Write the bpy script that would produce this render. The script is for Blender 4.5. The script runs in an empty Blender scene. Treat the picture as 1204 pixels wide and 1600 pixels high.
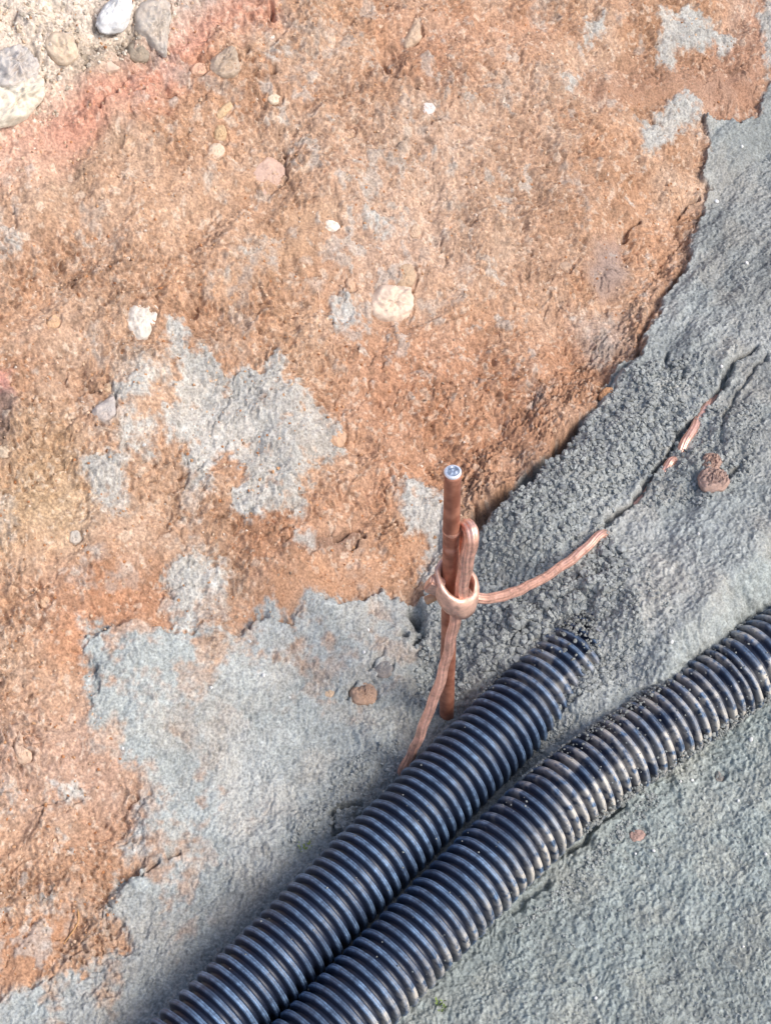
import bpy, bmesh, math
import numpy as np
from mathutils import Vector, noise as mnoise

# ------------------------------------------------------------------ camera, light, exposure
SC = bpy.context.scene
COL = SC.collection
PITCH = math.radians(52)
F = 2537.0                      # focal length in photo pixels (photo 1204 x 1600)
CAM = np.array([-0.06125, -0.83932, 1.41985])
FW = np.array([0, math.cos(PITCH), -math.sin(PITCH)])
UP = np.array([0, math.sin(PITCH), math.cos(PITCH)])
cd = bpy.data.cameras.new('camera'); cam = bpy.data.objects.new('camera', cd); COL.objects.link(cam)
cam.location = CAM; cam.rotation_euler = (math.pi/2 - PITCH, 0, 0)
cd.sensor_fit = 'VERTICAL'; cd.sensor_height = 24; cd.sensor_width = 24
cd.lens = 24*F/1600; cd.clip_start = .02; cd.clip_end = 300
SC.camera = cam

SUN_AZ = np.array([0.90, -0.38]); SUN_EL = math.radians(44)
w = bpy.data.worlds.new('World'); SC.world = w; w.use_nodes = True
nt = w.node_tree; bg = nt.nodes['Background']
sky = nt.nodes.new('ShaderNodeTexSky'); sky.sky_type = 'NISHITA'; sky.sun_disc = False
sky.sun_elevation = SUN_EL; sky.sun_rotation = math.atan2(SUN_AZ[0], SUN_AZ[1])
sky.dust_density = 2.5; sky.air_density = 1.0; sky.ozone_density = 1.0
nt.links.new(sky.outputs[0], bg.inputs[0]); bg.inputs[1].default_value = 0.13
sd = bpy.data.lights.new('sun', 'SUN'); sd.energy = 1.5; sd.angle = math.radians(24); sd.color = (1, .95, .88)
sun = bpy.data.objects.new('sun', sd); COL.objects.link(sun)
hx = SUN_AZ/np.linalg.norm(SUN_AZ)*math.cos(SUN_EL)
sun.rotation_euler = Vector((hx[0], hx[1], math.sin(SUN_EL))).to_track_quat('Z', 'Y').to_euler()
sun.location = (2, -1, 3)
vs = SC.view_settings; vs.view_transform = 'Standard'; vs.look = 'None'; vs.gamma = 1; vs.use_curve_mapping = False
vs.exposure = 0.86
SC.cycles.max_bounces = 6; SC.cycles.diffuse_bounces = 4

# ------------------------------------------------------------------ helpers
def ray(px, py, z):
    px = np.asarray(px, float); py = np.asarray(py, float); z = np.asarray(z, float)
    a = (px-602)/F; b = -(py-800)/F
    dx = a; dy = b*UP[1]+FW[1]; dz = b*UP[2]+FW[2]
    t = (z-CAM[2])/dz
    return CAM[0]+dx*t, CAM[1]+dy*t, t
def ray_y(px, py, Y):            # where the sight line meets the upright plane y = Y
    a = (px-602)/F; b = -(py-800)/F
    dy = b*UP[1]+FW[1]; dz = b*UP[2]+FW[2]
    t = (Y-CAM[1])/dy
    return np.array([CAM[0]+a*t, Y, CAM[2]+dz*t])

AX = np.array([.68, .733]); AX /= np.linalg.norm(AX); NN = np.array([-AX[1], AX[0]])
def sstep(a, b, x):
    t = np.clip((x-a)/(b-a), 0, 1); return t*t*(3-2*t)
def splus(x, k):
    return np.logaddexp(0, x/k)*k
def base(x, y):
    """smooth ground: trench floor, sand fill, clay bank and the land behind it"""
    s = x*AX[0]+y*AX[1]; d = x*NN[0]+y*NN[1]
    bank = .86*splus(d-.075-.05*sstep(.35, .8, s), .030)
    bank = .95-splus(.95-bank, .06)
    fill = .075*sstep(-.04, .13, d)*sstep(.02, .20, s)          # wedge of sand against the bank
    s0 = s; d0 = d; s = s+.006*np.sin(75*d+1)+.004*np.sin(60*s+100*d); d = d+.005*np.sin(80*s0+2)
    mound = (.043*sstep(-.01, .10, s)+.036*sstep(.125, .20, s))*sstep(-.20, -.125, d)   # sand heaped over the first conduit
    s, d = s0, d0
    floor = .030*sstep(.12, .30, s)*sstep(-.02, -.12, d)
    low = np.maximum(np.maximum(fill, mound), floor)
    low = low-.012*np.exp(-((d+.02)/.05)**2)*sstep(.05, -.08, s)
    edge = .022*sstep(-.165, -.26, d)*sstep(-.1, -.35, s)
    k = .028
    return np.logaddexp(bank/k, (low+edge)/k)*k-k*.5*np.exp(-np.abs(bank-low)/k)
def hit(px, py):                 # point of the ground seen at a photo pixel
    z = np.zeros(np.shape(px))
    for i in range(60):
        x, y, t = ray(px, py, z); z = .5*z+.5*base(x, y)
    x, y, t = ray(px, py, z)
    return x, y, z, t

rng = np.random.default_rng(11)
LAT = rng.random((256, 256)).astype(np.float32)
def vnoise(x, y, seed=0):
    x = x+seed*17.37; y = y+seed*9.71
    xi = np.floor(x).astype(np.int32); yi = np.floor(y).astype(np.int32)
    fx = (x-xi).astype(np.float32); fy = (y-yi).astype(np.float32)
    fx = fx*fx*fx*(fx*(fx*6-15)+10); fy = fy*fy*fy*(fy*(fy*6-15)+10)
    x0 = xi & 255; x1 = (xi+1) & 255; y0 = yi & 255; y1 = (yi+1) & 255
    a = LAT[x0, y0]*(1-fx)+LAT[x1, y0]*fx; b = LAT[x0, y1]*(1-fx)+LAT[x1, y1]*fx
    return (a*(1-fy)+b*fy)*2-1
def fbm(x, y, size, octv=3, seed=0, gain=.55):
    out = 0; amp = 1; tot = 0; f = 1/size
    for o in range(octv):
        an = .7+o*1.1+seed; c, s = math.cos(an), math.sin(an)
        out = out+amp*vnoise((x*c-y*s)*f+o*31, (x*s+y*c)*f-o*13, seed+o); tot += amp
        amp *= gain; f *= 2.03
    return out/tot
J1 = rng.random((256, 256)).astype(np.float32); J2 = rng.random((256, 256)).astype(np.float32); J3 = rng.random((256, 256)).astype(np.float32)
def worley(x, y, size, seed=0):
    x = (x/size+seed*13.7).astype(np.float32); y = (y/size+seed*5.3).astype(np.float32)
    xi = np.floor(x).astype(np.int32); yi = np.floor(y).astype(np.int32)
    d1 = np.full(x.shape, 9, np.float32); d2 = d1.copy(); cid = np.zeros(x.shape, np.float32)
    for i in (-1, 0, 1):
        for j in (-1, 0, 1):
            a = (xi+i) & 255; b = (yi+j) & 255
            dd = np.sqrt((x-(xi+i)-J1[a, b])**2+(y-(yi+j)-J2[a, b])**2)
            nearer = dd < d1
            d2 = np.where(nearer, d1, np.minimum(d2, dd)); cid = np.where(nearer, J3[a, b], cid); d1 = np.where(nearer, dd, d1)
    return d1, d2, cid
def poly_sd(x, y, P, pad=.03):
    """signed distance (positive inside) to a polygon, only worked out near it"""
    P = np.asarray(P); lo = P.min(0)-pad; hi = P.max(0)+pad
    out = np.full(x.shape, -pad, np.float32)
    m = (x > lo[0]) & (x < hi[0]) & (y > lo[1]) & (y < hi[1])
    if not m.any(): return out
    X = x[m]; Y = y[m]; D = np.full(X.shape, 1e9); ins = np.zeros(X.shape, bool)
    for (ax, ay), (bx, by) in zip(P, np.roll(P, -1, 0)):
        ex, ey = bx-ax, by-ay; L = ex*ex+ey*ey+1e-12
        t = np.clip(((X-ax)*ex+(Y-ay)*ey)/L, 0, 1)
        D = np.minimum(D, (X-ax-ex*t)**2+(Y-ay-ey*t)**2)
        c = (ay > Y) != (by > Y)
        ins ^= c & (X < (bx-ax)*(Y-ay)/(by-ay+1e-12)+ax)
    out[m] = np.where(ins, 1, -1)*np.sqrt(D); return out
def line_d(x, y, P, pad=.03):
    P = np.asarray(P); lo = P.min(0)-pad; hi = P.max(0)+pad
    out = np.full(x.shape, pad, np.float32)
    m = (x > lo[0]) & (x < hi[0]) & (y > lo[1]) & (y < hi[1])
    if not m.any(): return out
    X = x[m]; Y = y[m]; D = np.full(X.shape, 1e9)
    for (ax, ay), (bx, by) in zip(P[:-1], P[1:]):
        ex, ey = bx-ax, by-ay; L = ex*ex+ey*ey+1e-12
        t = np.clip(((X-ax)*ex+(Y-ay)*ey)/L, 0, 1)
        D = np.minimum(D, (X-ax-ex*t)**2+(Y-ay-ey*t)**2)
    out[m] = np.minimum(np.sqrt(D), pad); return out
def plan(pts):
    a = np.array(pts, float); x, y, z, t = hit(a[:, 0], a[:, 1]); return np.stack([x, y], 1)
def lin(r, g, b):
    f = lambda c: (c/255/12.92 if c/255 <= .04045 else ((c/255+.055)/1.055)**2.4)
    return np.array([f(r), f(g), f(b)])

# ------------------------------------------------------------------ features of the ground, read off the photograph
SAND_POLY = [(1700, 60), (1230, 95), (1192, 150), (1185, 185), (1150, 200), (1118, 196), (1096, 185), (1098, 205), (1104, 240), (1092, 280), (1108, 305), (1098, 345),
    (1078, 380), (1066, 425), (1040, 470), (1018, 520), (1005, 552), (965, 585), (925, 640), (905, 665), (880, 690), (835, 733), (795, 772), (765, 795), (752, 840),
    (720, 870), (690, 890), (672, 925), (648, 955), (600, 930), (560, 945), (480, 945), (455, 975), (420, 965), (370, 1000), (330, 985), (290, 998), (250, 985), (200, 975),
    (140, 985), (132, 1030), (160, 1050), (148, 1100), (152, 1150), (172, 1180), (212, 1195), (232, 1240), (218, 1290), (232, 1340), (192, 1390), (182, 1430), (212, 1480),
    (110, 1540), (40, 1560), (-40, 1575), (-400, 1640), (-400, 2300), (1900, 2300), (1900, 60)]
GREY = [
 ([(265, 515), (285, 518), (280, 558), (298, 560), (342, 575), (355, 603), (395, 590), (430, 572), (442, 590), (410, 632), (468, 622), (500, 655), (538, 668), (530, 710),
   (500, 725), (480, 738), (470, 780), (460, 812), (420, 802), (388, 820), (372, 800), (380, 750), (350, 705), (330, 715), (328, 760), (300, 800), (288, 780), (300, 735),
   (290, 690), (262, 690), (255, 655), (285, 625), (268, 560)], 1.0),
 ([(150, 640), (175, 618), (210, 598), (258, 582), (268, 600), (240, 625), (190, 640), (165, 662)], .8),
 ([(185, 665), (235, 660), (240, 690), (205, 715), (200, 800), (150, 795), (140, 720), (180, 710)], .8),
 ([(262, 875), (300, 868), (350, 890), (352, 965), (300, 985), (268, 955)], .8),
 ([(505, 470), (540, 465), (556, 485), (590, 500), (545, 512), (510, 508)], .8),
 ([(1010, 205), (1050, 170), (1080, 164), (1096, 180), (1092, 198), (1060, 215), (1020, 240), (1000, 240)], .95),
 ([(1030, 32), (1082, 20), (1142, 62), (1140, 82), (1100, 72), (1060, 90), (1050, 112), (1026, 105)], .9),
 ([(905, 45), (940, 40), (942, 68), (912, 82)], .7), ([(862, 128), (905, 120), (905, 145), (885, 152)], .6),
 ([(635, 755), (665, 760), (700, 790), (705, 850), (690, 900), (672, 925), (652, 905), (670, 862), (662, 840), (640, 850), (622, 800)], .85),
 ([(568, 342), (602, 340), (612, 375), (590, 388)], .7),
 ([(85, 1230), (125, 1225), (135, 1258), (105, 1262)], .8), ([(55, 1400), (92, 1395), (95, 1418), (60, 1420)], .8),
 ([(0, 350), (35, 350), (40, 400), (0, 405)], .5), ([(1185, 0), (1204, 0), (1300, 80), (1196, 120), (1192, 60)], .85),
 ([(380, 400), (420, 395), (410, 430), (385, 432)], .5), ([(470, 850), (500, 845), (498, 872), (470, 870)], .7),
 ([(210, 1290), (250, 1280), (240, 1330), (190, 1360), (190, 1330)], .7),
]
TINT = [   # (polygon, colour, strength, softness in m) : the soil's own colours
 ([(-200, -200), (270, -200), (262, 60), (255, 90), (190, 110), (130, 130), (70, 190), (-200, 260)], (236, 220, 200), .95, .03),
 ([(270, -60), (440, -60), (330, 20), (265, 80)], (205, 190, 180), .7, .02),
 ([(-100, 210), (60, 190), (120, 150), (190, 120), (330, 10), (430, -30), (430, 20), (330, 60), (300, 110), (250, 150), (262, 185), (200, 190), (150, 245), (60, 270), (-100, 290)], (222, 142, 112), .85, .02),
 ([(120, 100), (210, 60), (262, 70), (200, 100), (235, 95), (150, 135), (110, 130)], (165, 150, 128), .8, .012),
 ([(-100, 230), (60, 215), (110, 240), (70, 280), (-100, 300)], (218, 180, 150), .7, .02),
 ([(430, 190), (600, 150), (860, 130), (900, 300), (820, 420), (600, 430), (500, 330), (400, 320)], (202, 166, 138), .6, .05),
 ([(500, 350), (640, 330), (700, 420), (600, 470), (520, 440)], (202, 164, 138), .55, .04),
 ([(560, 530), (880, 520), (980, 580), (860, 700), (760, 790), (600, 760), (540, 640)], (190, 128, 84), .75, .05),
 ([(600, 0), (800, 10), (900, 60), (780, 110), (700, 140), (600, 110)], (190, 130, 92), .6, .04),
 ([(900, 140), (1000, 112), (1190, 95), (1190, 180), (1130, 205), (1080, 160), (1000, 160), (940, 175)], (164, 116, 92), .65, .03),
 ([(950, 380), (1090, 320), (1070, 420), (1020, 500), (985, 440)], (205, 145, 98), .6, .02),
 ([(925, 385), (960, 370), (980, 440), (940, 465), (918, 430)], (160, 140, 132), .85, .012),
 ([(885, 480), (960, 500), (985, 550), (930, 565), (895, 530)], (188, 165, 150), .7, .02),
 ([(250, 880), (130, 870), (60, 930), (90, 1040), (150, 1080), (200, 990), (270, 990)], (192, 125, 78), .75, .03),
 ([(360, 980), (420, 900), (560, 860), (640, 830), (680, 840), (640, 900), (600, 930), (480, 942), (440, 975)], (200, 140, 92), .85, .015),
 ([(405, 800), (600, 720), (660, 760), (600, 820), (560, 860), (420, 890), (360, 860)], (196, 135, 92), .6, .02),
 ([(440, 872), (500, 850), (550, 828), (572, 845), (540, 862), (480, 880)], (140, 105, 86), .9, .008),
 ([(-60, 1440), (60, 1440), (122, 1415), (120, 1450), (70, 1540), (-60, 1600)], (200, 138, 88), .9, .012),
 ([(-50, 1130), (140, 1110), (210, 1200), (220, 1290), (60, 1290), (-50, 1250)], (200, 162, 140), .7, .04),
 ([(-50, 1290), (230, 1290), (190, 1400), (60, 1440), (-50, 1430)], (198, 145, 104), .6, .03),
 ([(0, 590), (22, 610), (28, 640), (10, 700), (-20, 700), (-20, 590)], (110, 88, 88), .85, .006),
 ([(-10, 585), (18, 590), (22, 620), (-10, 625)], (225, 150, 130), .85, .006),
 ([(80, 290), (180, 190), (205, 225), (130, 290)], (170, 150, 122), .7, .012),
 ([(10, 700), (100, 650), (150, 780), (110, 850), (0, 850)], (200, 168, 122), .6, .03),
 ([(340, 470), (460, 330), (530, 330), (480, 400), (380, 470), (350, 490)], (214, 172, 128), .7, .02),
 ([(290, 200), (460, 260), (520, 400), (420, 560), (200, 470), (80, 420), (100, 300)], (200, 152, 112), .6, .06),
 ([(1150, 0), (1230, 0), (1230, 90), (1120, 100)], (175, 130, 110), .6, .03),
 ([(-20, 770), (60, 760), (140, 790), (120, 830), (-20, 850)], (208, 176, 132), .4, .03),
 ([(200, 1000), (280, 1020), (300, 1120), (210, 1110)], (190, 170, 155), .5, .02),
 ([(480, 620), (540, 600), (520, 480), (760, 520), (600, 700), (540, 690)], (188, 130, 90), .5, .03),
]
SHADE_DAMP = [  # darker sand: painted shade beside conduit and rod foot, damp or dark soil elsewhere
 ([(250, 1620), (300, 1500), (380, 1380), (520, 1290), (640, 1180), (560, 1400), (350, 1640)], .5, .04),  # soft shade along the conduit's left side, painted into the sand colour
 ([(620, 985), (700, 960), (760, 1010), (700, 1120), (640, 1180), (600, 1080)], .55, .03),  # shade round the rod foot, painted dark
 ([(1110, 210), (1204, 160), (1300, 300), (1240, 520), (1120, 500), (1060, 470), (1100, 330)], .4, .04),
 ([(1120, 600), (1204, 560), (1230, 700), (1120, 720)], .4, .03), ([(820, 735), (900, 670), (930, 700), (840, 800), (740, 880)], .35, .02),
]
CRACKS = [  # polyline, width m, depth m
 ([(752, 822), (760, 803), (790, 776), (820, 763), (868, 712), (905, 668)], .010, .030),
 ([(905, 668), (945, 620), (985, 575), (1006, 520), (1030, 478), (1062, 430)], .005, .009),
 ([(935, 835), (965, 808), (1000, 778), (1032, 735), (1060, 690), (1095, 645), (1112, 625), (1140, 575), (1175, 548)], .0045, .014),
 ([(1040, 560), (1036, 575), (1030, 585)], .004, .008), ([(1055, 588), (1062, 605)], .003, .01),
 ([(960, 372), (978, 355), (995, 342)], .0035, .010), ([(1058, 342), (1076, 322), (1090, 312)], .003, .010),
 ([(520, 850), (545, 826), (558, 832), (568, 842)], .0035, .009), ([(548, 858), (568, 843)], .003, .008),
 ([(600, 95), (612, 125), (645, 140)], .006, .012), ([(412, 10), (416, 2)], .004, .010),
 ([(360, 64), (372, 72), (384, 78)], .004, .010), ([(424, 105), (424, 116)], .004, .008),
 ([(252, 125), (262, 140), (250, 158)], .004, .008), ([(155, 185), (185, 165), (195, 130)], .003, .005),
 ([(640, 968), (650, 985), (660, 975)], .007, .016), ([(618, 998), (630, 1002)], .004, .010), ([(646, 1010), (660, 1000)], .006, .014),
 ([(512, 1275), (535, 1268), (560, 1262)], .004, .012), ([(518, 1285), (520, 1305), (535, 1300)], .003, .008),
 ([(224, 1368), (245, 1352)], .0035, .008), ([(265, 1340), (278, 1335)], .0035, .008), ([(215, 1250), (205, 1260)], .003, .006),
 ([(540, 1095), (543, 1078), (552, 1070)], .003, .006), ([(580, 1050), (586, 1036), (600, 1032)], .003, .005),
 ([(970, 1268), (930, 1290), (905, 1325), (890, 1335)], .006, .012), ([(855, 1380), (830, 1400), (800, 1430)], .005, .008),
 ([(905, 1050+45), (860, 1140), (838, 1165)], .003, .005),
 ([(92, 590), (100, 585), (106, 600)], .004, .006), ([(300, 478), (292, 490)], .003, .006), ([(430, 215), (445, 235), (442, 260)], .003, .006),
 ([(1195, 560), (1160, 600), (1130, 655), (1120, 700)], .004, .006), ([(1090, 762), (1130, 760), (1150, 735)], .004, .006),
 ([(20, 60), (35, 52)], .004, .008), ([(100, 80), (140, 110), (130, 125)], .004, .006), ([(95, 185), (92, 195)], .003, .005),
 ([(180, 45), (150, 25), (150, 55)], .004, .008), ([(630, 215), (600, 222), (590, 235)], .003, .005),
 ([(800, 1000), (830, 985), (860, 960), (905, 935), (925, 940)], .005, .006),
]
BUMPS = [  # photo x, y, radius px, height m
 (620, 120, 34, .010), (690, 110, 60, .008), (540, 35, 60, .006), (330, 100, 45, .006), (160, 160, 60, .010), (230, 190, 50, .008), (60, 40, 80, .012), (240, 50, 55, .012),
 (1000, 600, 40, .006), (980, 690, 45, .010), (900, 760, 50, .010), (840, 820, 45, .010), (800, 860, 35, .008), (1100, 560, 45, .006), (960, 740, 30, .006),
 (1110, 780, 45, .006), (1160, 690, 50, .008), (1090, 740, 28, .004), (870, 960, 20, .006), (900, 940, 22, .008), (930, 925, 20, .008), (940, 960, 18, .010),
 (800, 975, 22, .006), (840, 980, 20, .006), (770, 880, 25, .005), (1150, 960, 60, .006), (1130, 240, 50, .006), (1060, 1240, 18, .004),
 (430, 640, 60, .004), (330, 640, 30, .004), (450, 700, 40, .003), (500, 1000, 80, .004), (250, 1070, 70, .006), (400, 1100, 70, .004), (70, 960, 60, .008),
 (60, 1200, 70, .006), (90, 1340, 50, .006), (60, 1490, 45, .010), (560, 1220, 35, .004), (480, 1290, 30, .006), (640, 870, 22, .005), (590, 900, 40, .006),
 (420, 860, 50, .005), (850, 620, 60, .006), (760, 700, 50, .006), (700, 450, 60, .005), (920, 330, 60, .006), (1060, 260, 50, .006), (1030, 390, 28, .008), (750, 250, 70, .005),
 (490, 240, 60, .005), (200, 320, 60, .005), (90, 520, 60, .005), (140, 700, 50, .004), (1000, 60, 80, .008), (860, 120, 60, .006), (960, 150, 40, .008),
]
HOLES = [(606, 96, 22, .022), (640, 135, 14, .010), (500, 480, 14, .006), (960, 360, 26, .008), (1075, 330, 18, .008), (880, 700, 30, .008), (950, 610, 24, .008), (372, 70, 10, .010), (414, 8, 9, .010), (425, 110, 8, .008), (648, 985, 18, .012), (655, 960, 12, .012), (740, 980, 40, .010), (670, 1050, 40, .008),
         (250, 140, 12, .006), (478, 870, 10, .004), (290, 485, 9, .006), (605, 470, 8, .006), (85, 1060, 10, .005), (1038, 585, 9, .010), (1062, 592, 7, .008),
         (560, 1280, 14, .008), (1150, 720, 20, .006), (930, 905, 14, .008), (950, 985-20, 12, .008), (1060, 690, 12, .006), (580, 955, 10, .004), (320, 1400, 60, .004)]
STUCK = [(185, 120, 25), ]

# stones, traced from the photograph: outline, colour, label
def oval(cx, cy, rx, ry, rot=0, n=9, seed=0, j=.14):
    r_ = np.random.default_rng(seed+int(cx*7+cy)); c, s = math.cos(math.radians(rot)), math.sin(math.radians(rot)); o = []
    for k in range(n):
        a = 2*math.pi*k/n; q = 1+j*(r_.random()*2-1); x = rx*math.cos(a)*q; y = ry*math.sin(a)*q
        o.append((cx+x*c-y*s, cy+x*s+y*c))
    return o
STONES = []
def OS(*args, **kw): STONES.append((args, kw))
OS('stone', [(203, 482), (216, 474), (235, 477), (246, 475), (248, 492), (240, 515), (230, 532), (215, 533), (205, 518), (198, 500)], (238, 226, 212), 'smooth cream triangular stone with its point down, alone in the orange clay at left', thick=.42, seed=1)
OS('stone', [(578, 466), (592, 447), (625, 444), (643, 450), (645, 478), (636, 497), (612, 505), (590, 498), (577, 485)], (240, 214, 192), 'large rounded cream and pink stone, biggest in the middle of the clay bank', thick=.55, seed=2, proud=.45)
OS('stone', oval(634, 430, 15, 22, 10, seed=3), (205, 178, 150), 'small dusty beige stone touching the top right of the large rounded cream stone', thick=.4, seed=3)
OS('stone', [(656, 170), (661, 160), (672, 160), (679, 168), (676, 181), (665, 184), (658, 178)], (240, 226, 220), 'small bright white pebble in the reddish clay right of the dark clay hollow', thick=.55, seed=4)
OS('stone', [(502, 350), (512, 343), (526, 346), (531, 356), (521, 366), (506, 361)], (246, 232, 216), 'small white flat pebble at the lower edge of the yellowish clay streak', thick=.5, seed=5)
OS('stone', [(148, 40), (156, 18), (172, 2), (196, 0), (205, 14), (200, 38), (186, 53), (160, 55)], (236, 234, 232), 'bright white oval stone near the top edge, among grey rubble', thick=.5, seed=6, proud=1.1, rough=1.3)
OS('stone', [(-15, 90), (5, 78), (30, 72), (50, 84), (60, 110), (52, 138), (30, 146), (8, 145), (-12, 130)], (216, 212, 208), 'rough blue-grey speckled stone sitting in front of the cream slab', thick=.5, seed=7, proud=.9, rough=2.4)
OS('stone', [(-30, 140), (10, 138), (50, 118), (66, 118), (73, 146), (60, 166), (40, 186), (10, 198), (-30, 204)], (242, 230, 210), 'pale cream slab-like stone cut by the left edge under the grey speckled stone', thick=.5, seed=8, proud=.6, rough=1.6)
OS('stone', [(70, 60), (95, 48), (118, 62), (124, 86), (108, 100), (84, 92)], (228, 208, 184), 'beige knobbly lump of rubble right of the grey speckled stone', thick=.5, seed=9)
OS('stone', [(122, 90), (136, 82), (150, 90), (148, 104), (134, 110), (124, 102)], (168, 156, 138), 'round grey-brown pebble at the head of the pink clay', thick=.5, seed=10)
OS('stone', [(150, 88), (165, 80), (180, 82), (176, 98), (190, 108), (172, 114), (156, 104)], (222, 196, 178), 'pale pink crumbling stone just above the pink clay', thick=.5, seed=11, facet=1)
OS('stone', [(200, 72), (215, 66), (232, 78), (236, 92), (218, 98), (202, 90)], (160, 152, 138), 'rounded grey stone right of the pale pink crumbling stone', thick=.5, seed=12)
OS('stone', [(214, 14), (238, -2), (262, 0), (266, 30), (262, 60), (258, 90), (244, 80), (228, 62), (212, 48)], (208, 200, 190), 'large rough grey stone with a pointed lower tip, right of the white stone', thick=.4, seed=13, proud=.8, rough=2.2)
OS('stone', [(328, 96), (345, 80), (358, 72), (370, 86), (374, 108), (366, 122), (345, 122), (330, 112)], (200, 182, 164), 'grey-beige angular stone with a dark hollow at its upper right', thick=.5, seed=14, proud=.8, rough=2.2)
OS('stone', [(298, 108), (306, 98), (320, 99), (324, 110), (316, 118), (302, 116)], (228, 184, 158), 'small pinkish pebble just left of the grey-beige angular stone', thick=.5, seed=15)
OS('stone', [(337, 178), (348, 164), (360, 158), (364, 166), (354, 180), (342, 186)], (226, 196, 158), 'slim tan pebble tilted up to the right above a cream pair', thick=.5, seed=16)
OS('stone', [(334, 208), (340, 194), (350, 196), (355, 210), (350, 220), (338, 220)], (214, 184, 146), 'small tan pebble directly above the round cream pebble', thick=.5, seed=17)
OS('stone', [(324, 234), (336, 222), (350, 228), (350, 242), (338, 252), (326, 244)], (236, 212, 188), 'round cream pebble, lower one of a touching pair', thick=.55, seed=18)
OS('stone', [(396, 270), (408, 252), (425, 245), (442, 258), (446, 275), (432, 290), (415, 304), (402, 300)], (212, 180, 164), 'large flat pale pink stone flush in the clay', thick=.14, seed=19, proud=.3, rough=2.5)
OS('stone', [(418, 152), (428, 146), (440, 152), (438, 161), (424, 163)], (238, 218, 192), 'small cream pebble above the large flat pale pink stone', thick=.5, seed=20)
OS('stone', oval(424, 58, 6, 5, seed=21), (232, 214, 200), 'tiny pale pebble near the top edge left of centre', thick=.5, seed=21)
OS('stone', [(632, 62), (642, 40), (650, 22), (656, 45), (658, 62), (645, 74), (634, 74)], (214, 188, 164), 'pale beige upright stone above the dark clay hollow', thick=.45, seed=22)
OS('stone', [(514, 676), (526, 664), (538, 668), (541, 685), (536, 698), (522, 700)], (222, 182, 152), 'tan rounded stone at the right tip of the grey mortar patch', thick=.4, seed=23)
OS('stone', [(145, 640), (160, 628), (178, 618), (182, 640), (178, 660), (164, 664), (150, 655)], (196, 190, 186), 'light grey stone at the left tip of the grey mortar patch', thick=.4, seed=24)
OS('stone', oval(10, 705, 15, 11, 0, seed=25), (216, 198, 176), 'beige pebble at the left edge below the dark debris', thick=.5, seed=25)
OS('stone', [(24, 1160), (30, 1142), (36, 1152), (36, 1166), (50, 1176), (48, 1192), (32, 1194), (24, 1180)], (226, 196, 172), 'pale cream elongated stone in the clay by the left edge, lower half', thick=.4, seed=26)
OS('stone', [(546, 1082), (558, 1070), (576, 1067), (588, 1078), (588, 1095), (574, 1102), (552, 1100)], (186, 156, 136), 'brown rounded stone with a dark gap at its left, in grey sand', thick=.45, seed=27, proud=.6, rough=2.2)
OS('stone', [(582, 1048), (590, 1036), (604, 1032), (614, 1042), (610, 1056), (594, 1060)], (140, 142, 142), 'grey rounded stone above right of the brown rounded stone', thick=.45, seed=28, proud=.5)
OS('stone', oval(514, 1083, 8, 8, 0, seed=29), (222, 196, 168), 'small cream pebble left of the brown rounded stone', thick=.55, seed=29)
OS('stone', [(1094, 722), (1104, 712), (1122, 716), (1128, 730), (1120, 738), (1100, 738)], (192, 160, 146), 'brown clod upper of two stacked beside the buried cable', 'clod', thick=.5, seed=30, proud=1.1, rough=3.4)
OS('stone', [(1088, 750), (1100, 738), (1128, 740), (1138, 754), (1128, 768), (1098, 770)], (184, 156, 146), 'pinkish brown clod, lower of two stacked beside the buried cable', 'clod', thick=.45, seed=31, proud=1.1, rough=3.4)
OS('stone', [(982, 1304), (990, 1297), (1004, 1298), (1008, 1308), (998, 1316), (986, 1314)], (190, 158, 148), 'flat pinkish stone in the grey sand right of the conduits', thick=.35, seed=32)
OS('stone', [(935, 616), (944, 607), (956, 606), (958, 618), (948, 626), (936, 624)], (200, 150, 110), 'orange clay clod lying on the edge of the grey sand', 'clod', thick=.5, seed=33, proud=.5)
OS('stone', [(886, 428), (872, 415), (882, 408), (893, 416)], (186, 160, 140), 'small dull stone in the clay above the grey smear', thick=.4, seed=34)
OS('stone', oval(168, 606, 6, 8, 0, seed=35), (206, 180, 152), 'small tan pebble above the light grey stone', thick=.5, seed=35)
OS('stone', oval(84, 503, 10, 13, 10, seed=36), (220, 182, 146), 'rounded tan stone left of the cream triangular stone', thick=.4, seed=36)
OS('stone', oval(547, 444, 7, 12, -15, seed=37), (224, 188, 160), 'slim pinkish pebble left of the large rounded cream stone', thick=.5, seed=37)
OS('stone', [(108, 845), (112, 830), (124, 830), (128, 846), (118, 852)], (206, 200, 190), 'pale grey pebble in the mottled clay at far left', thick=.5, seed=38)
OS('stone', oval(782, 1221, 7, 7, 0, seed=39), (216, 200, 180), 'cream pebble caught on the inner side of the left conduit', thick=.1, seed=39)
OS('stone', oval(608, 772, 7, 10, 20, seed=40), (206, 168, 138), 'tan pebble in the clay left of the top of the rod', thick=.5, seed=40)
OS('stone', [(640, 360), (648, 350), (658, 356), (655, 370), (644, 372)], (222, 192, 166), 'small cream pebble right of the white flat pebble', thick=.5, seed=42)
OS('stone', oval(722, 200, 7, 5, 0, seed=43), (226, 198, 176), 'small pale pebble to the right of the bright white pebble', thick=.5, seed=43)
OS('stone', oval(545, 210, 7, 9, 0, seed=44), (222, 190, 160), 'small tan pebble left of the bright white pebble', thick=.5, seed=44)
OS('stone', oval(866, 670, 6, 6, 0, seed=45), (226, 190, 158), 'small pale pebble in orange clay close to the dark gap', thick=.5, seed=45) 
OS('stone', oval(755, 425, 7, 5, 30, seed=46), (228, 188, 158), 'small pale pebble right of the large rounded cream stone', thick=.5, seed=46)
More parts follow.
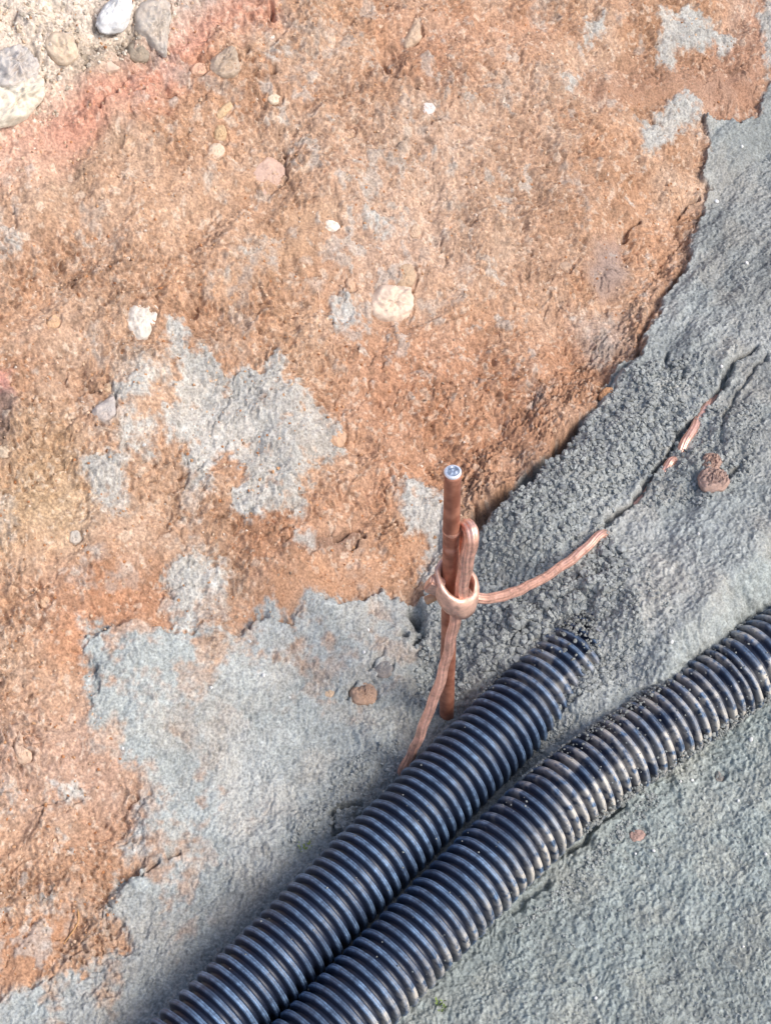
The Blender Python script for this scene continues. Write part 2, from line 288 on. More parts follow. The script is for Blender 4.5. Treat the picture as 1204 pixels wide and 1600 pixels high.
OS('stone', oval(70, 942, 8, 10, 0, seed=47), (226, 190, 158), 'pale pebble in strong orange clay at far left', thick=.5, seed=47)
OS('stone', oval(1123, 1215, 8, 10, 0, seed=48, j=.2), (140, 142, 140), 'dark grey pebble in sand near the right edge below the conduit', thick=.4, seed=48)

# ------------------------------------------------------------------ ground mesh
NU, NV = 1010, 1230
V0, V1 = -.42, 1.04
def half_at(v): return .455+(v+.345)*.160
def axis_coords(n, ext, lo, hi):
    core = np.linspace(lo, hi, n)
    k = np.arange(1, 61); g = ext*(k/60.)**4.2
    step = core[1]-core[0]; g = g+k*step*1.5
    return np.concatenate([lo-g[::-1], core, hi+g])
vv = axis_coords(NV, 45., V0, V1)
uu = axis_coords(NU, 45., -1., 1.)
V, Uc = np.meshgrid(vv, uu, indexing='ij')
vc = np.clip(V, V0, V1)
half = half_at(vc)               # the patch widens away from the viewer
mid = -.062+(vc*0)
uin = np.clip(Uc, -1, 1)
X = mid+uin*half+(Uc-uin); Y = V
Y = Y
outside = np.maximum(np.maximum(np.abs(Uc)-1, 0), np.maximum(np.maximum(V0-V, V-V1), 0))
fo = np.exp(-outside/.06).astype(np.float32)      # the mesh coarsens out there, so its grain is left to the material
B = base(X, Y)
far = np.sqrt(X**2+Y**2); fade = sstep(6., 1.5, far)

PX, PY = X, Y                          # plan position
s_ = X*AX[0]+Y*AX[1]; d_ = X*NN[0]+Y*NN[1]; d_ = d_+.32*np.minimum(splus(d_-.075, .03), 1.1)
X = (s_*AX[0]+d_*NN[0]).astype(np.float32); Y = (s_*AX[1]+d_*NN[1]).astype(np.float32)   # distance measured along the slope, for even grain
wx = X+.006*fbm(X, Y, .03, 2, 3)+.0022*fbm(X, Y, .007, 2, 5); wy = Y+.006*fbm(X, Y, .03, 2, 4)+.0022*fbm(X, Y, .007, 2, 6)
QX = PX+(wx-X); QY = PY+(wy-Y)           # plan position, edges made ragged
def mask(poly, soft, pad=None, wob=1.):
    P = plan(poly); pad = pad or max(.03, soft*1.5)
    xx = PX+(wx-X)*wob; yy = PY+(wy-Y)*wob
    return sstep(-soft, soft, poly_sd(xx, yy, P, pad))
SP = plan(SAND_POLY); sand_sd = poly_sd(QX, QY, SP, .25)
outer = far > 1.6
Sd = PX*AX[0]+PY*AX[1]; Dd = PX*NN[0]+PY*NN[1]
sand_sd = np.where(outer, .15-Dd, sand_sd)
# the scattered patches of grey mortar thrown on the bank
n1 = fbm(X, Y, .022, 3, 21); n2 = fbm(X, Y, .006, 3, 22)*fo
patch = np.zeros(X.shape, np.float32)
for poly, k in GREY:
    sdp = poly_sd(QX, QY, plan(poly), .03)
    patch = np.maximum(patch, k*sstep(-.017, .010, sdp+.008*n2+.006*n1))
sand = sstep(-.003, .003, sand_sd+.004*n2+.003*n1*(Dd > -.02))
patch = sstep(.28, .78, patch+.28*fbm(X, Y, .0045, 3, 24)+.16*n1)*.95
patch *= .84
spl = .6*sstep(.42, .6, fbm(X, Y, .016, 4, 26)+.5*fbm(X, Y, .13, 2, 27))*.7*sstep(-.3, .2, fbm(X, Y, .16, 2, 28))
patch = np.maximum(patch*(1-.55*sstep(.35, .6, fbm(X, Y, .012, 3, 29))), spl)
leftside = sstep(.06, .0, Sd)
csand = sand*(1-leftside)+leftside*sstep(.25, .75, sstep(-.022, .012, sand_sd+.010*n2+.010*n1)+.25*fbm(X, Y, .0045, 3, 25))
csand *= 1-leftside*.8*sstep(.0, .45, fbm(X, Y, .035, 4, 33)+.25*n2)*sstep(.10, .0, sand_sd)
greyness = np.maximum(csand, patch)
dust_or_sheen = sstep(.30, .75, fbm(X, Y, .06, 3, 31)+.45*fbm(X, Y, .008, 2, 32))*.35
# orange clay showing through the mortar skin at lower left
lowleft = sstep(.0, .05, sand_sd)*0+sstep(.02, .10, Dd)*sstep(.05, -.03, Sd-.0)
show = lowleft*sstep(.15, .55, fbm(X, Y, .05, 3, 41)+.3*n2)*.55

smooth = np.zeros(X.shape, np.float32)   # smeared clay without grain
for poly in ([(360, 980), (420, 915), (540, 890), (600, 905), (590, 925), (480, 942), (430, 975)], [(-60, 1460), (60, 1450), (118, 1420), (110, 1460), (60, 1530), (-60, 1585)],
             [(925, 385), (960, 370), (980, 440), (940, 465), (918, 430)], [(645, 468), (720, 462), (720, 478), (645, 482)], [(440, 872), (500, 850), (530, 845), (500, 868)],
             [(620, 865), (670, 838), (680, 850), (640, 880), (620, 900)], [(60, 210), (140, 200), (130, 240), (60, 235)], [(900, 150), (1180, 110), (1180, 170), (1000, 170)],
             [(340, 470), (460, 330), (520, 330), (470, 400), (380, 470)], [(0, 150), (0, 0), (60, 0), (60, 40)]):
    smooth = np.maximum(smooth, mask(poly, .006))
pebbly = sstep(-.1, .35, fbm(X, Y, .07, 2, 51))

# heights
rub = mask([(-300, -300), (320, -300), (300, 10), (262, 90), (190, 115), (130, 140), (70, 205), (-300, 270)], .012)
rough_sand = mask([(800, 1180), (790, 1120), (900, 960), (860, 900), (960, 860), (1100, 900), (1180, 960), (1000, 1060), (880, 1190)], .02)
h = .0075*rough_sand*fbm(X, Y, .022, 3, 78)*.55+rub*(.0075*np.clip(1-worley(wx, wy, .032, 7)[0]*1.3, 0, 1)+.004*fbm(X, Y, .014, 3, 77))+.0060*fbm(X, Y, .12, 3, 1)+.0030*fbm(X, Y, .035, 3, 2)
rid = 1-np.abs(fbm(X, Y, .045, 3, 8)); h += .0035*(rid-.75)*(1-sand)
a1, a2, ac = worley(wx, wy, .0062, 1); b1, b2, bc = worley(wx, wy, .0032, 2); c1, c2, cc = worley(wx, wy, .0115, 3)
ac = ac*fo+.5*(1-fo); bc = bc*fo+.5*(1-fo); cc = cc*fo+.5*(1-fo)
lump1 = np.clip(1-a1*a1*1.6, -.3, 1); lump2 = np.clip(1-b1*b1*1.6, -.3, 1); lump3 = np.clip(1-c1*c1*1.7, -.3, 1)
fine = fbm(X, Y, .0042, 3, 9, .7)
worm = .5-np.abs(fbm(wx, wy, .0046, 2, 15, .5))*2
fine = fine+.3*vnoise(X/.0021, Y/.0021, 3)
cl = (.0026*lump1*(.35+.65*ac)*(.4+.6*pebbly)+.0015*lump2*(.3+.7*bc)+.0020*lump3*(cc > .6)+.0024*fine+.0036*worm)*(1-.85*smooth)
clump = np.zeros(X.shape, np.float32)
for poly, k in (([(640, 960), (760, 830), (830, 745), (900, 680), (980, 590), (1100, 560), (1120, 640), (960, 800), (960, 900), (985, 960), (900, 975), (800, 1010), (720, 1100), (640, 1120)], 1.),
             ([(930, 880), (1000, 880), (1060, 960), (1030, 1060), (920, 1130), (840, 1180), (800, 1150)], .45), ([(560, 1180), (480, 1270), (500, 1330), (600, 1240)], .6),
             ([(850, 1400), (960, 1290), (1010, 1240), (1010, 1280), (900, 1390)], .5), ([(1030, 640), (1180, 640), (1170, 760), (1100, 800), (1000, 800)], .7), ([(980, 820), (1230, 800), (1230, 960), (1050, 1050), (960, 1000)], .5),
             ([(1080, 420), (1230, 300), (1230, 640), (1000, 620)], .35)):
    clump = np.maximum(clump, k*mask(poly, .025))
clump = np.maximum(clump, .22*(Dd < .2))
sa = (.0009*worm+.0032*lump3*(.1+.9*cc)*clump*(.7+.8*n1)+.0022*lump1*(.4+.6*ac)*(.55+.45*clump)+.0024*lump2*(.4+.6*bc)+.0014*fine+.0016*fbm(X, Y, .013, 2, 12))
gp = (.0012*lump1*(.4+.6*ac)+.0011*lump2+.0014*fine+.0022*worm)
sg = np.minimum(sand, greyness)
crk = sstep(.07, .0, np.abs(fbm(wx, wy, .028, 3, 53)))*sstep(-.1, .4, fbm(X, Y, .07, 2, 54))+.7*sstep(.06, .0, np.abs(fbm(wx, wy, .013, 2, 55)))*sstep(0, .4, fbm(X, Y, .05, 2, 56))
ruf = .30+1.0*sstep(-.35, .45, fbm(X, Y, .055, 3, 52))
grain = cl*ruf*(1-greyness)+sa*sg+gp*(greyness-sg)
grain *= fade*fo
h += .0042*fbm(s_*.28, d_, .022, 3, 84)*sstep(.12, .3, Sd)*sand*sstep(-.2, -.05, Dd)*fade
h += (1-sand)*(-.0035*crk+.013*fbm(X, Y, .10, 3, 81)-.010*sstep(.25, .05, np.abs(fbm(X, Y, .16, 2, 82)))*.6+.006*fbm(X, Y, .028, 3, 83))*fade
h += .0024*patch*(1-sand)+.004*sand*sstep(-.05, .05, Sd)
for poly, wdt, dep in CRACKS:
    d = line_d(QX, QY, plan(poly), wdt*3)
    wd = wdt*(.7+.5*(n1+.5))
    h -= dep*sstep(wd, wd*.15, d)
    h += .12*dep*np.exp(-((d-wdt*1.6)/(wdt*.8))**2)*(d < wdt*2.9)
def spot(px, py):
    x, y, z, t = hit(px, py); return float(x), float(y), float(z), float(t)
for lst, sg in ((BUMPS, 1), (HOLES, -1)):
    for px, py, r, a in lst:
        x0, y0, z0, t0 = spot(px, py); rr = r*t0/F
        q = ((QX-x0)**2+(QY-y0)**2)/(rr*rr)
        h += sg*a*np.exp(-q**1.5*1.2)
for args, kw in STONES:
    P_ = plan(args[1]); sdp = poly_sd(PX, PY, P_, .006)
    h -= .0032*np.exp(-((sdp+.0006)/.0014)**2)*(.6+.8*(n1+.4))
    h += .0012*np.exp(-((sdp+.0032)/.0018)**2)
h *= fade
gy, gx = np.gradient(B); dxu = np.gradient(PX, axis=1); dyv = np.gradient(PY, axis=0)
sx_ = np.clip(gx/np.maximum(dxu, 1e-6), -2, 2); sy_ = np.clip(gy/np.maximum(dyv, 1e-6), -2, 2); nl = np.sqrt(1+sx_**2+sy_**2)
GX = PX-sx_/nl*grain; GY = PY-sy_/nl*grain                    # grain stands out square to the slope
Z = B+h+grain/nl

def surf(px, py):                # actual point of the ground seen at a photo pixel (relief included)
    x, y, z, t = spot(px, py)
    for i in range(6):
        z2 = height_at(x, y)
        z = .5*z+.5*z2
        x, y, t = ray(px, py, z); x = float(x); y = float(y)
    return x, y, height_at(x, y), float(t)
def height_at(x, y):
    j = np.searchsorted(vv, y)-1
    hf = half_at(min(max(y, V0), V1))
    u = (x+.062)/hf
    if abs(u) > 1: u = math.copysign(1, u)+(x+.062-math.copysign(hf, u))
    i = np.searchsorted(uu, u)-1
    j = min(max(j, 1), len(vv)-3); i = min(max(i, 1), len(uu)-3)
    return float(Z[j:j+2, i:i+2].mean())
def low_height(x, y):            # ground without grain
    return float(base(np.float64(x), np.float64(y)))

# colours of the soil itself
colr = np.zeros(X.shape+(3,), np.float32)
cl0 = lin(201, 156, 118); cl1 = lin(194, 143, 102); cl2 = lin(208, 177, 149); cl3 = lin(184, 138, 102)
f1 = sstep(-.45, .45, fbm(X, Y, .09, 3, 61))[..., None]; f2 = sstep(-.4, .5, fbm(X, Y, .03, 3, 62))[..., None]; f3 = sstep(.1, .6, fbm(X, Y, .05, 3, 63))[..., None]
colr[:] = cl0*(1-f1)+cl1*f1; colr = colr*(1-.45*f2)+cl2*.45*f2; colr = colr*(1-.65*f3)+cl3*.65*f3
f4 = sstep(.15, .5, fbm(X, Y, .11, 3, 64))[..., None]; colr = colr*(1-.6*f4)+lin(172, 122, 80)*.6*f4
for poly, rgb, k, soft in TINT:
    k *= .8
    m = (k*mask(poly, soft))[..., None]; colr = colr*(1-m)+lin(*rgb)*m
gr = lin(196, 158, 128)
gv = ((.88+.24*ac)*(.90+.2*bc)*(1+.34*fo*fbm(X, Y, .0030, 2, 91)))[..., None]
lightg = ((bc > .93) | (ac > .96))[..., None]*(1-smooth[..., None])
colr = colr*(1+(gv-1)*(1-.7*smooth[..., None])); colr = colr*(1-.4*lightg)+lin(228, 205, 180)*.4*lightg
g0 = lin(172, 174, 169); g1 = lin(163, 169, 166); g2 = lin(180, 175, 164)
fg = sstep(-.4, .4, fbm(X, Y, .08, 3, 71))[..., None]; fg2 = sstep(0, .5, fbm(X, Y, .04, 3, 72))[..., None]
gc = g0*(1-fg)+g1*fg; gc = gc*(1-.5*fg2)+g2*.5*fg2
gc = gc*((.86+.28*ac)*(.9+.2*bc))[..., None]
gc = gc*(1-sstep(-.1, -.2, Dd)[..., None]*np.array([.09, .03, .06]))
up = sstep(.0, .08, Dd)[..., None]*sstep(.1, 0, Sd)[..., None]
gc = gc*(1+.14*up+.26*(patch > sand)[..., None])                                     # drier, paler mortar on the lower bank
gc = gc*(1-.16*sstep(-.1, .45, fbm(X, Y, .10, 3, 73))[..., None])
shade_dampm = np.zeros(X.shape, np.float32)
for poly, k, soft in SHADE_DAMP: shade_dampm = np.maximum(shade_dampm, k*mask(poly, soft, wob=2))
gc = gc*(1-.45*shade_dampm[..., None])
g = np.clip(greyness*(1-show)+dust_or_sheen*(1-greyness), 0, 1)[..., None]
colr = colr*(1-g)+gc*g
lum = colr.mean(-1, keepdims=True); colr = lum+(colr-lum)*.77
colr = np.clip(colr*.80*(.95+.05*g), .01, .9)

def grid_faces(ny, nx, keep):
    idx = np.arange(ny*nx).reshape(ny, nx)
    q = np.stack([idx[:-1, :-1], idx[:-1, 1:], idx[1:, 1:], idx[1:, :-1]], -1).reshape(-1, 4)
    return q[keep.ravel()]
def mesh_np(name, verts, quads, smooth_=True, attrs=None):
    me = bpy.data.meshes.new(name)
    me.vertices.add(len(verts)); me.vertices.foreach_set('co', np.ascontiguousarray(verts, np.float32).ravel())
    me.loops.add(quads.size); me.loops.foreach_set('vertex_index', np.ascontiguousarray(quads, np.int32).ravel())
    k = quads.shape[1]; me.polygons.add(len(quads))
    me.polygons.foreach_set('loop_start', np.arange(0, quads.size, k, dtype=np.int32))
    me.polygons.foreach_set('loop_total', np.full(len(quads), k, np.int32))
    me.polygons.foreach_set('use_smooth', np.full(len(quads), smooth_, bool))
    me.update(calc_edges=True)
    for an, (ty, arr) in (attrs or {}).items():
        a = me.attributes.new(an, ty, 'POINT')
        if ty == 'FLOAT_COLOR':
            c4 = np.ones((len(verts), 4), np.float32); c4[:, :3] = arr; a.data.foreach_set('color', c4.ravel())
        else: a.data.foreach_set('value', np.ascontiguousarray(arr, np.float32).ravel())
    return me
def sub(verts, quads, *arrs):
    used, inv = np.unique(quads.ravel(), return_inverse=True)
    return verts[used], inv.reshape(quads.shape), [a[used] for a in arrs]

# ------------------------------------------------------------------ materials
def new_mat(name):
    m = bpy.data.materials.new(name); m.use_nodes = True
    return m, m.node_tree, m.node_tree.nodes['Principled BSDF']
def nd(nt, t, **k):
    n = nt.nodes.new(t)
    for a, b in k.items(): setattr(n, a, b)
    return n
def noise_mul(nt, scale, lo, hi, detail=3):
    tc = nd(nt, 'ShaderNodeTexCoord'); n = nd(nt, 'ShaderNodeTexNoise'); n.inputs['Scale'].default_value = scale; n.inputs['Detail'].default_value = detail
    nt.links.new(tc.outputs['Object'], n.inputs['Vector'])
    r = nd(nt, 'ShaderNodeMapRange'); nt.links.new(n.outputs[0], r.inputs[0])
    r.inputs[1].default_value = .3; r.inputs[2].default_value = .7; r.inputs[3].default_value = lo; r.inputs[4].default_value = hi
    return r.outputs[0], n
def vmul(nt, col, fac):
    v = nd(nt, 'ShaderNodeVectorMath', operation='SCALE'); nt.links.new(col, v.inputs[0]); nt.links.new(fac, v.inputs['Scale']); return v.outputs[0]
def bump(nt, bsdf, src, strength, dist):
    b = nd(nt, 'ShaderNodeBump'); b.inputs['Strength'].default_value = strength; b.inputs['Distance'].default_value = dist
    nt.links.new(src, b.inputs['Height']); nt.links.new(b.outputs[0], bsdf.inputs['Normal'])
def soil_mat(name, rough):
    m, nt, p = new_mat(name)
    a = nd(nt, 'ShaderNodeAttribute', attribute_name='soil')
    f, n = noise_mul(nt, 420, .68, 1.32, 4)
    nt.links.new(vmul(nt, a.outputs['Color'], f), p.inputs['Base Color'])
    p.inputs['Roughness'].default_value = rough; p.inputs['Specular IOR Level'].default_value = .25
    n2 = nd(nt, 'ShaderNodeTexNoise'); n2.inputs['Scale'].default_value = 700; n2.inputs['Detail'].default_value = 3
    tc = nd(nt, 'ShaderNodeTexCoord'); nt.links.new(tc.outputs['Object'], n2.inputs['Vector'])
    bump(nt, p, n2.outputs[0], .6, .0012)
    return m
M_CLAY = soil_mat('clay', .9); M_SAND = soil_mat('grey_sand', .85)
def flat_mat(name, rgb, rough=.8, metal=0, scale=200, lo=.85, hi=1.15, bs=.3, bd=.0006, spec=.3, dirt=0):
    m, nt, p = new_mat(name)
    c = nd(nt, 'ShaderNodeRGB'); c.outputs[0].default_value = (*rgb, 1)
    f, n = noise_mul(nt, scale, lo, hi, 6)
    n.inputs['Roughness'].default_value = .65
    nt.links.new(vmul(nt, c.outputs[0], f), p.inputs['Base Color'])
    p.inputs['Roughness'].default_value = rough; p.inputs['Metallic'].default_value = metal; p.inputs['Specular IOR Level'].default_value = spec
    if dirt:
        d2, n2 = noise_mul(nt, 38, 0, dirt, 5); n2.inputs['Roughness'].default_value = .7
        mxx = nd(nt, 'ShaderNodeMix', data_type='RGBA'); nt.links.new(d2, mxx.inputs['Factor'])
        nt.links.new(p.inputs['Base Color'].links[0].from_socket, mxx.inputs['A']); mxx.inputs['B'].default_value = (*(lin(200, 158, 122)*.8), 1)
        nt.links.new(mxx.outputs['Result'], p.inputs['Base Color'])
    bump(nt, p, n.outputs[0], bs, bd)
    return m

# ------------------------------------------------------------------ ground objects
verts = np.stack([GX, GY, Z], -1).reshape(-1, 3)
fm = sand[:-1, :-1] > .5
fclay = grid_faces(len(vv), len(uu), ~fm); fsand = grid_faces(len(vv), len(uu), fm)
cf = colr.reshape(-1, 3)
def ground(name, faces, mat):
    v, q, (c,) = sub(verts, faces, cf)
    o = bpy.data.objects.new(name, mesh_np(name, v, q, True, {'soil': ('FLOAT_COLOR', c)})); COL.objects.link(o)
    o.data.materials.append(mat); o['kind'] = 'structure'; return o
ground('clay_bank', fclay, M_CLAY); ground('sand_ground', fsand, M_SAND)

# ------------------------------------------------------------------ object helpers
def link(name, me, mat, parent=None, kind=None):
    o = bpy.data.objects.new(name, me); COL.objects.link(o)
    if mat: me.materials.append(mat)
    if parent: o.parent = parent
    if kind: o['kind'] = kind
    return o
def tag(o, label, cat, group=None):
    o['label'] = label; o['category'] = cat
    if group: o['group'] = group
    return o
def empty(name, loc):
    o = bpy.data.objects.new(name, None); COL.objects.link(o); o.location = loc; o.empty_display_size = .02; return o
def smooth_path(P, n):
    P = np.array(P, float); m = len(P)
    ext = np.vstack([2*P[0]-P[1], P, 2*P[-1]-P[-2]])
    out = []
    for i in range(m-1):
        p0, p1, p2, p3 = ext[i:i+4]
        for t in np.linspace(0, 1, 24, endpoint=False):
            out.append(.5*((2*p1)+(-p0+p2)*t+(2*p0-5*p1+4*p2-p3)*t*t+(-p0+3*p1-3*p2+p3)*t**3))
    out.append(P[-1]); out = np.array(out)
    L = np.concatenate([[0], np.cumsum(np.linalg.norm(np.diff(out, axis=0), axis=1))])
    tt = np.linspace(0, L[-1], n)
    return np.stack([np.interp(tt, L, out[:, k]) for k in range(3)], 1), tt
def frames(P, ref=(0, 0, 1)):
    T = np.gradient(P, axis=0); T /= np.linalg.norm(T, axis=1)[:, None]
    A = np.zeros_like(P); r = np.array(ref, float)
    a = np.cross(T[0], np.cross(r, T[0])) if abs(T[0]@r) < .98 else np.cross(T[0], [0, 1, 0])
    a /= np.linalg.norm(a)
    for i in range(len(P)):
        a = a-T[i]*(a@T[i]); a /= np.linalg.norm(a); A[i] = a
    return T, A, np.cross(T, A)
def sweep(name, P, prof, nseg, mat, parent=None, ref=(0, 0, 1), attrs=None, caps=True):
    """prof(i, ang) -> radius array of nseg for ring i"""
    T, A, Bv = frames(P, ref); ang = np.arange(nseg)*2*math.pi/nseg
    rr = np.array([prof(i, ang) for i in range(len(P))])
    ca, sa_ = np.cos(ang), np.sin(ang)
    v = P[:, None, :]+rr[..., None]*(ca[None, :, None]*A[:, None, :]+sa_[None, :, None]*Bv[:, None, :])
    n = len(P); idx = np.arange(n*nseg).reshape(n, nseg); nx = np.roll(idx, -1, 1)
    q = np.stack([idx[:-1], nx[:-1], nx[1:], idx[1:]], -1).reshape(-1, 4)
    vv_ = v.reshape(-1, 3)
    at = {k: ('FLOAT', np.concatenate([f.reshape(-1), [0, 0]])) for k, f in (attrs or {}).items()}
    c0 = len(vv_); vv_ = np.vstack([vv_, P[0], P[-1]])
    tri = []
    if caps:
        for k in range(nseg):
            a, b = idx[0, k], idx[0, (k+1) % nseg]; tri.append((c0, b, a, a))
            a, b = idx[-1, k], idx[-1, (k+1) % nseg]; tri.append((c0+1, a, b, b))
    me = bpy.data.meshes.new(name)
    faces = q.tolist()+[t[:3] for t in tri]
    me.from_pydata(vv_.tolist(), [], faces); me.polygons.foreach_set('use_smooth', [True]*len(faces))
    for an, (ty, arr) in at.items():
        a = me.attributes.new(an, ty, 'POINT'); a.data.foreach_set('value', arr.astype(np.float32))
    me.update()
    return link(name, me, mat, parent), v

# ------------------------------------------------------------------ corrugated conduits
M_PIPE, nt, p = new_mat('conduit_plastic')
sheen = nd(nt, 'ShaderNodeAttribute', attribute_name='dust_or_sheen'); mud = nd(nt, 'ShaderNodeAttribute', attribute_name='mud')  # first one: crest dust with a sky sheen painted into its colour
tc = nd(nt, 'ShaderNodeTexCoord')
nz = nd(nt, 'ShaderNodeTexNoise'); nz.inputs['Scale'].default_value = 160; nz.inputs['Detail'].default_value = 6; nz.inputs['Roughness'].default_value = .7
nt.links.new(tc.outputs['Object'], nz.inputs['Vector'])
def mth(op, a, b):
    n = nd(nt, 'ShaderNodeMath', operation=op); n.use_clamp = True
    for i, s in enumerate((a, b)):
        if isinstance(s, (int, float)): n.inputs[i].default_value = s
        else: nt.links.new(s, n.inputs[i])
    return n.outputs[0]
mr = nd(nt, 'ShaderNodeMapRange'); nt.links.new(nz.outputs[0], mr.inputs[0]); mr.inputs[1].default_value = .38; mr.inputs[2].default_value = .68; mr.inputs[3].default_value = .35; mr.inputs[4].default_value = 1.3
fd = mth('MULTIPLY', sheen.outputs['Fac'], mr.outputs[0])
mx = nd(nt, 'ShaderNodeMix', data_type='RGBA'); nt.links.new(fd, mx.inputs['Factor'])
mx.inputs['A'].default_value = (.014, .021, .044, 1); mx.inputs['B'].default_value = (.22, .35, .54, 1)  # pale blue carries the painted sky reflection on the crests
nz2 = nd(nt, 'ShaderNodeTexNoise'); nz2.inputs['Scale'].default_value = 120; nz2.inputs['Detail'].default_value = 4; nt.links.new(tc.outputs['Object'], nz2.inputs['Vector'])
mr2 = nd(nt, 'ShaderNodeMapRange'); nt.links.new(nz2.outputs[0], mr2.inputs[0]); mr2.inputs[1].default_value = .38; mr2.inputs[2].default_value = .54
fmud = mth('MULTIPLY', mud.outputs['Fac'], mr2.outputs[0])
mx2 = nd(nt, 'ShaderNodeMix', data_type='RGBA'); nt.links.new(fmud, mx2.inputs['Factor']); nt.links.new(mx.outputs['Result'], mx2.inputs['A'])
mx2.inputs['B'].default_value = (.50, .46, .40, 1)
# pale specks of splashed sand
vo = nd(nt, 'ShaderNodeTexVoronoi'); vo.inputs['Scale'].default_value = 95; nt.links.new(tc.outputs['Object'], vo.inputs['Vector'])
lt = mth('LESS_THAN', vo.outputs['Distance'], .16); rnd = nd(nt, 'ShaderNodeSeparateColor'); nt.links.new(vo.outputs['Color'], rnd.inputs[0])
gt = mth('GREATER_THAN', rnd.outputs[0], .62); sp = mth('MULTIPLY', lt, gt); sp = mth('MULTIPLY', sp, .0)
mx3 = nd(nt, 'ShaderNodeMix', data_type='RGBA'); nt.links.new(sp, mx3.inputs['Factor']); nt.links.new(mx2.outputs['Result'], mx3.inputs['A']); mx3.inputs['B'].default_value = (.50, .47, .44, 1)
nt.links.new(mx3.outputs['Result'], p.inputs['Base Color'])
rg = nd(nt, 'ShaderNodeMapRange'); nt.links.new(fd, rg.inputs[0]); rg.inputs[3].default_value = .46; rg.inputs[4].default_value = .55; nt.links.new(rg.outputs[0], p.inputs['Roughness'])
p.inputs['Specular IOR Level'].default_value = .5
bump(nt, p, nz.outputs[0], .35, .0008)

PITCH_R = .0113; RO = .0388
def conduit(name, pts, label, seed, mudf):
    P, L = smooth_path(pts, 2); tot = L[-1]
    per = 12; n = int(tot/PITCH_R*per)
    P, L = smooth_path(pts, n); nseg = 72
    r_ = np.random.default_rng(seed); jit = r_.random(400); ph = L/PITCH_R
    ridge = np.zeros((n, nseg)); 
    x = ph % 1; top = sstep(.0, .22, x)*sstep(.74, .52, x)
    mid_dip = .06*np.exp(-((x-.40)/.05)**2)
    dep = .0075
    k = ph.astype(int)
    def prof(i, ang):
        j = jit[k[i]]; wob = .00045*np.sin(ang*3+j*20)+.0003*np.sin(ang*7+j*50)
        return RO-dep*(1-top[i]) - .0007*mid_dip[i]/.06*.8 + (wob+.0006*(j-.5))*top[i]
    ang = np.arange(nseg)*2*math.pi/nseg
    nA = np.array([[mnoise.noise((L[i]*38+seed*9, math.cos(a)*1.7, math.sin(a)*1.7)) for a in ang[::6]] for i in range(0, n, 4)])
    nA = np.repeat(np.repeat(nA, 6, 1), 4, 0)[:n, :nseg]
    if nA.shape[0] < n: nA = np.vstack([nA, np.repeat(nA[-1:], n-nA.shape[0], 0)])
    per_r = jit[k][:, None]
    dust_sheen_ = np.clip((top**5*(1-.6*mid_dip/.06))[:, None]*(.52+.38*nA+.30*(per_r-.5)), 0, 1)  # painted highlight line on each rib crest, broken up like dust
    mud_ = mudf(L[:, None]/tot, ang[None, :], nA, top[:, None])
    o, v = sweep(name, P, prof, nseg, M_PIPE, attrs={'dust_or_sheen': dust_sheen_, 'mud': mud_})
    tag(o, label, 'conduit', 'corrugated conduits laid side by side in the trench')
    return P
def pipe_pt(px, py, z):
    x, y, t = ray(px, py, z); return (float(x), float(y), z)
zc = .0345
p1 = [pipe_pt(334, 1597, zc), pipe_pt(585, 1342, zc), pipe_pt(703, 1221, zc), pipe_pt(908, 1017, zc)]
dirn = np.array(p1[0])-np.array(p1[1]); dirn /= np.linalg.norm(dirn)
p1 = [tuple(np.array(p1[0])+dirn*.75+np.array([0, 0, -.05])), tuple(np.array(p1[0])+dirn*.35)]+p1
d2_ = np.array(p1[-1])-np.array(p1[-2]); d2_ /= np.linalg.norm(d2_)
p1 += [tuple(np.array(p1[-1])+d2_*.16+np.array([0, 0, -.004]))]
p2 = [pipe_pt(522, 1600, zc), pipe_pt(686, 1433, zc), pipe_pt(816, 1303, zc), pipe_pt(914, 1220, zc+.001), pipe_pt(1032, 1138, zc+.003), pipe_pt(1128, 1072, zc+.006), pipe_pt(1215, 1012, zc+.008)]
dirn = np.array(p2[0])-np.array(p2[1]); dirn /= np.linalg.norm(dirn)
p2 = [tuple(np.array(p2[0])+dirn*.75+np.array([0, 0, -.05])), tuple(np.array(p2[0])+dirn*.35)]+p2
d2_ = np.array(p2[-1])-np.array(p2[-2]); d2_ /= np.linalg.norm(d2_)
p2 += [tuple(np.array(p2[-1])+d2_*.25+np.array([0, 0, -.03]))]
# angle 0 = top of the pipe, + angle = side
T1 = .0
def mud1(t, a, n, top):
    tip = sstep(T1-.09, T1-.01, t)
    return np.clip((n-.25)*1.2, 0, 1)*.30*np.exp(-((a-math.pi*1.5)/1.2)**2)*top+np.clip(tip*(.25+1.1*n), 0, .5)
def mud2(t, a, n, top):
    side = np.exp(-((a-1.28)/.42)**2)+np.exp(-((a-(2*math.pi-1.28))/.42)**2)*.0
    side2 = np.exp(-((a-.75)/.95)**2)+.9*np.exp(-((a-(2*math.pi-.45))/.55)**2)
    far_ = sstep(.58, .68, t)*sstep(1.0, .90, t)
    return np.clip(side*(1.0+n*.9)*sstep(.2, .35, t)*top+side2*far_*(.70+1.4*n)*(.2+.8*top), 0, 1)
# the side facing right is found from the frame orientation
_P, _L = smooth_path(p1, 400); _T = _P-CAM; T1 = float(np.argmin((602+F*_T[:, 0]/(_T@FW)-918)**2+(800-F*(_T@UP)/(_T@FW)-1008)**2))/399
P1 = conduit('corrugated_conduit', p1, 'dark blue-black corrugated conduit nearest the copper rod, its far end buried in grey sand', 3, mud1)
P2 = conduit('corrugated_conduit', p2, 'corrugated conduit on the right, mud crusted along its lower edge', 8, mud2)

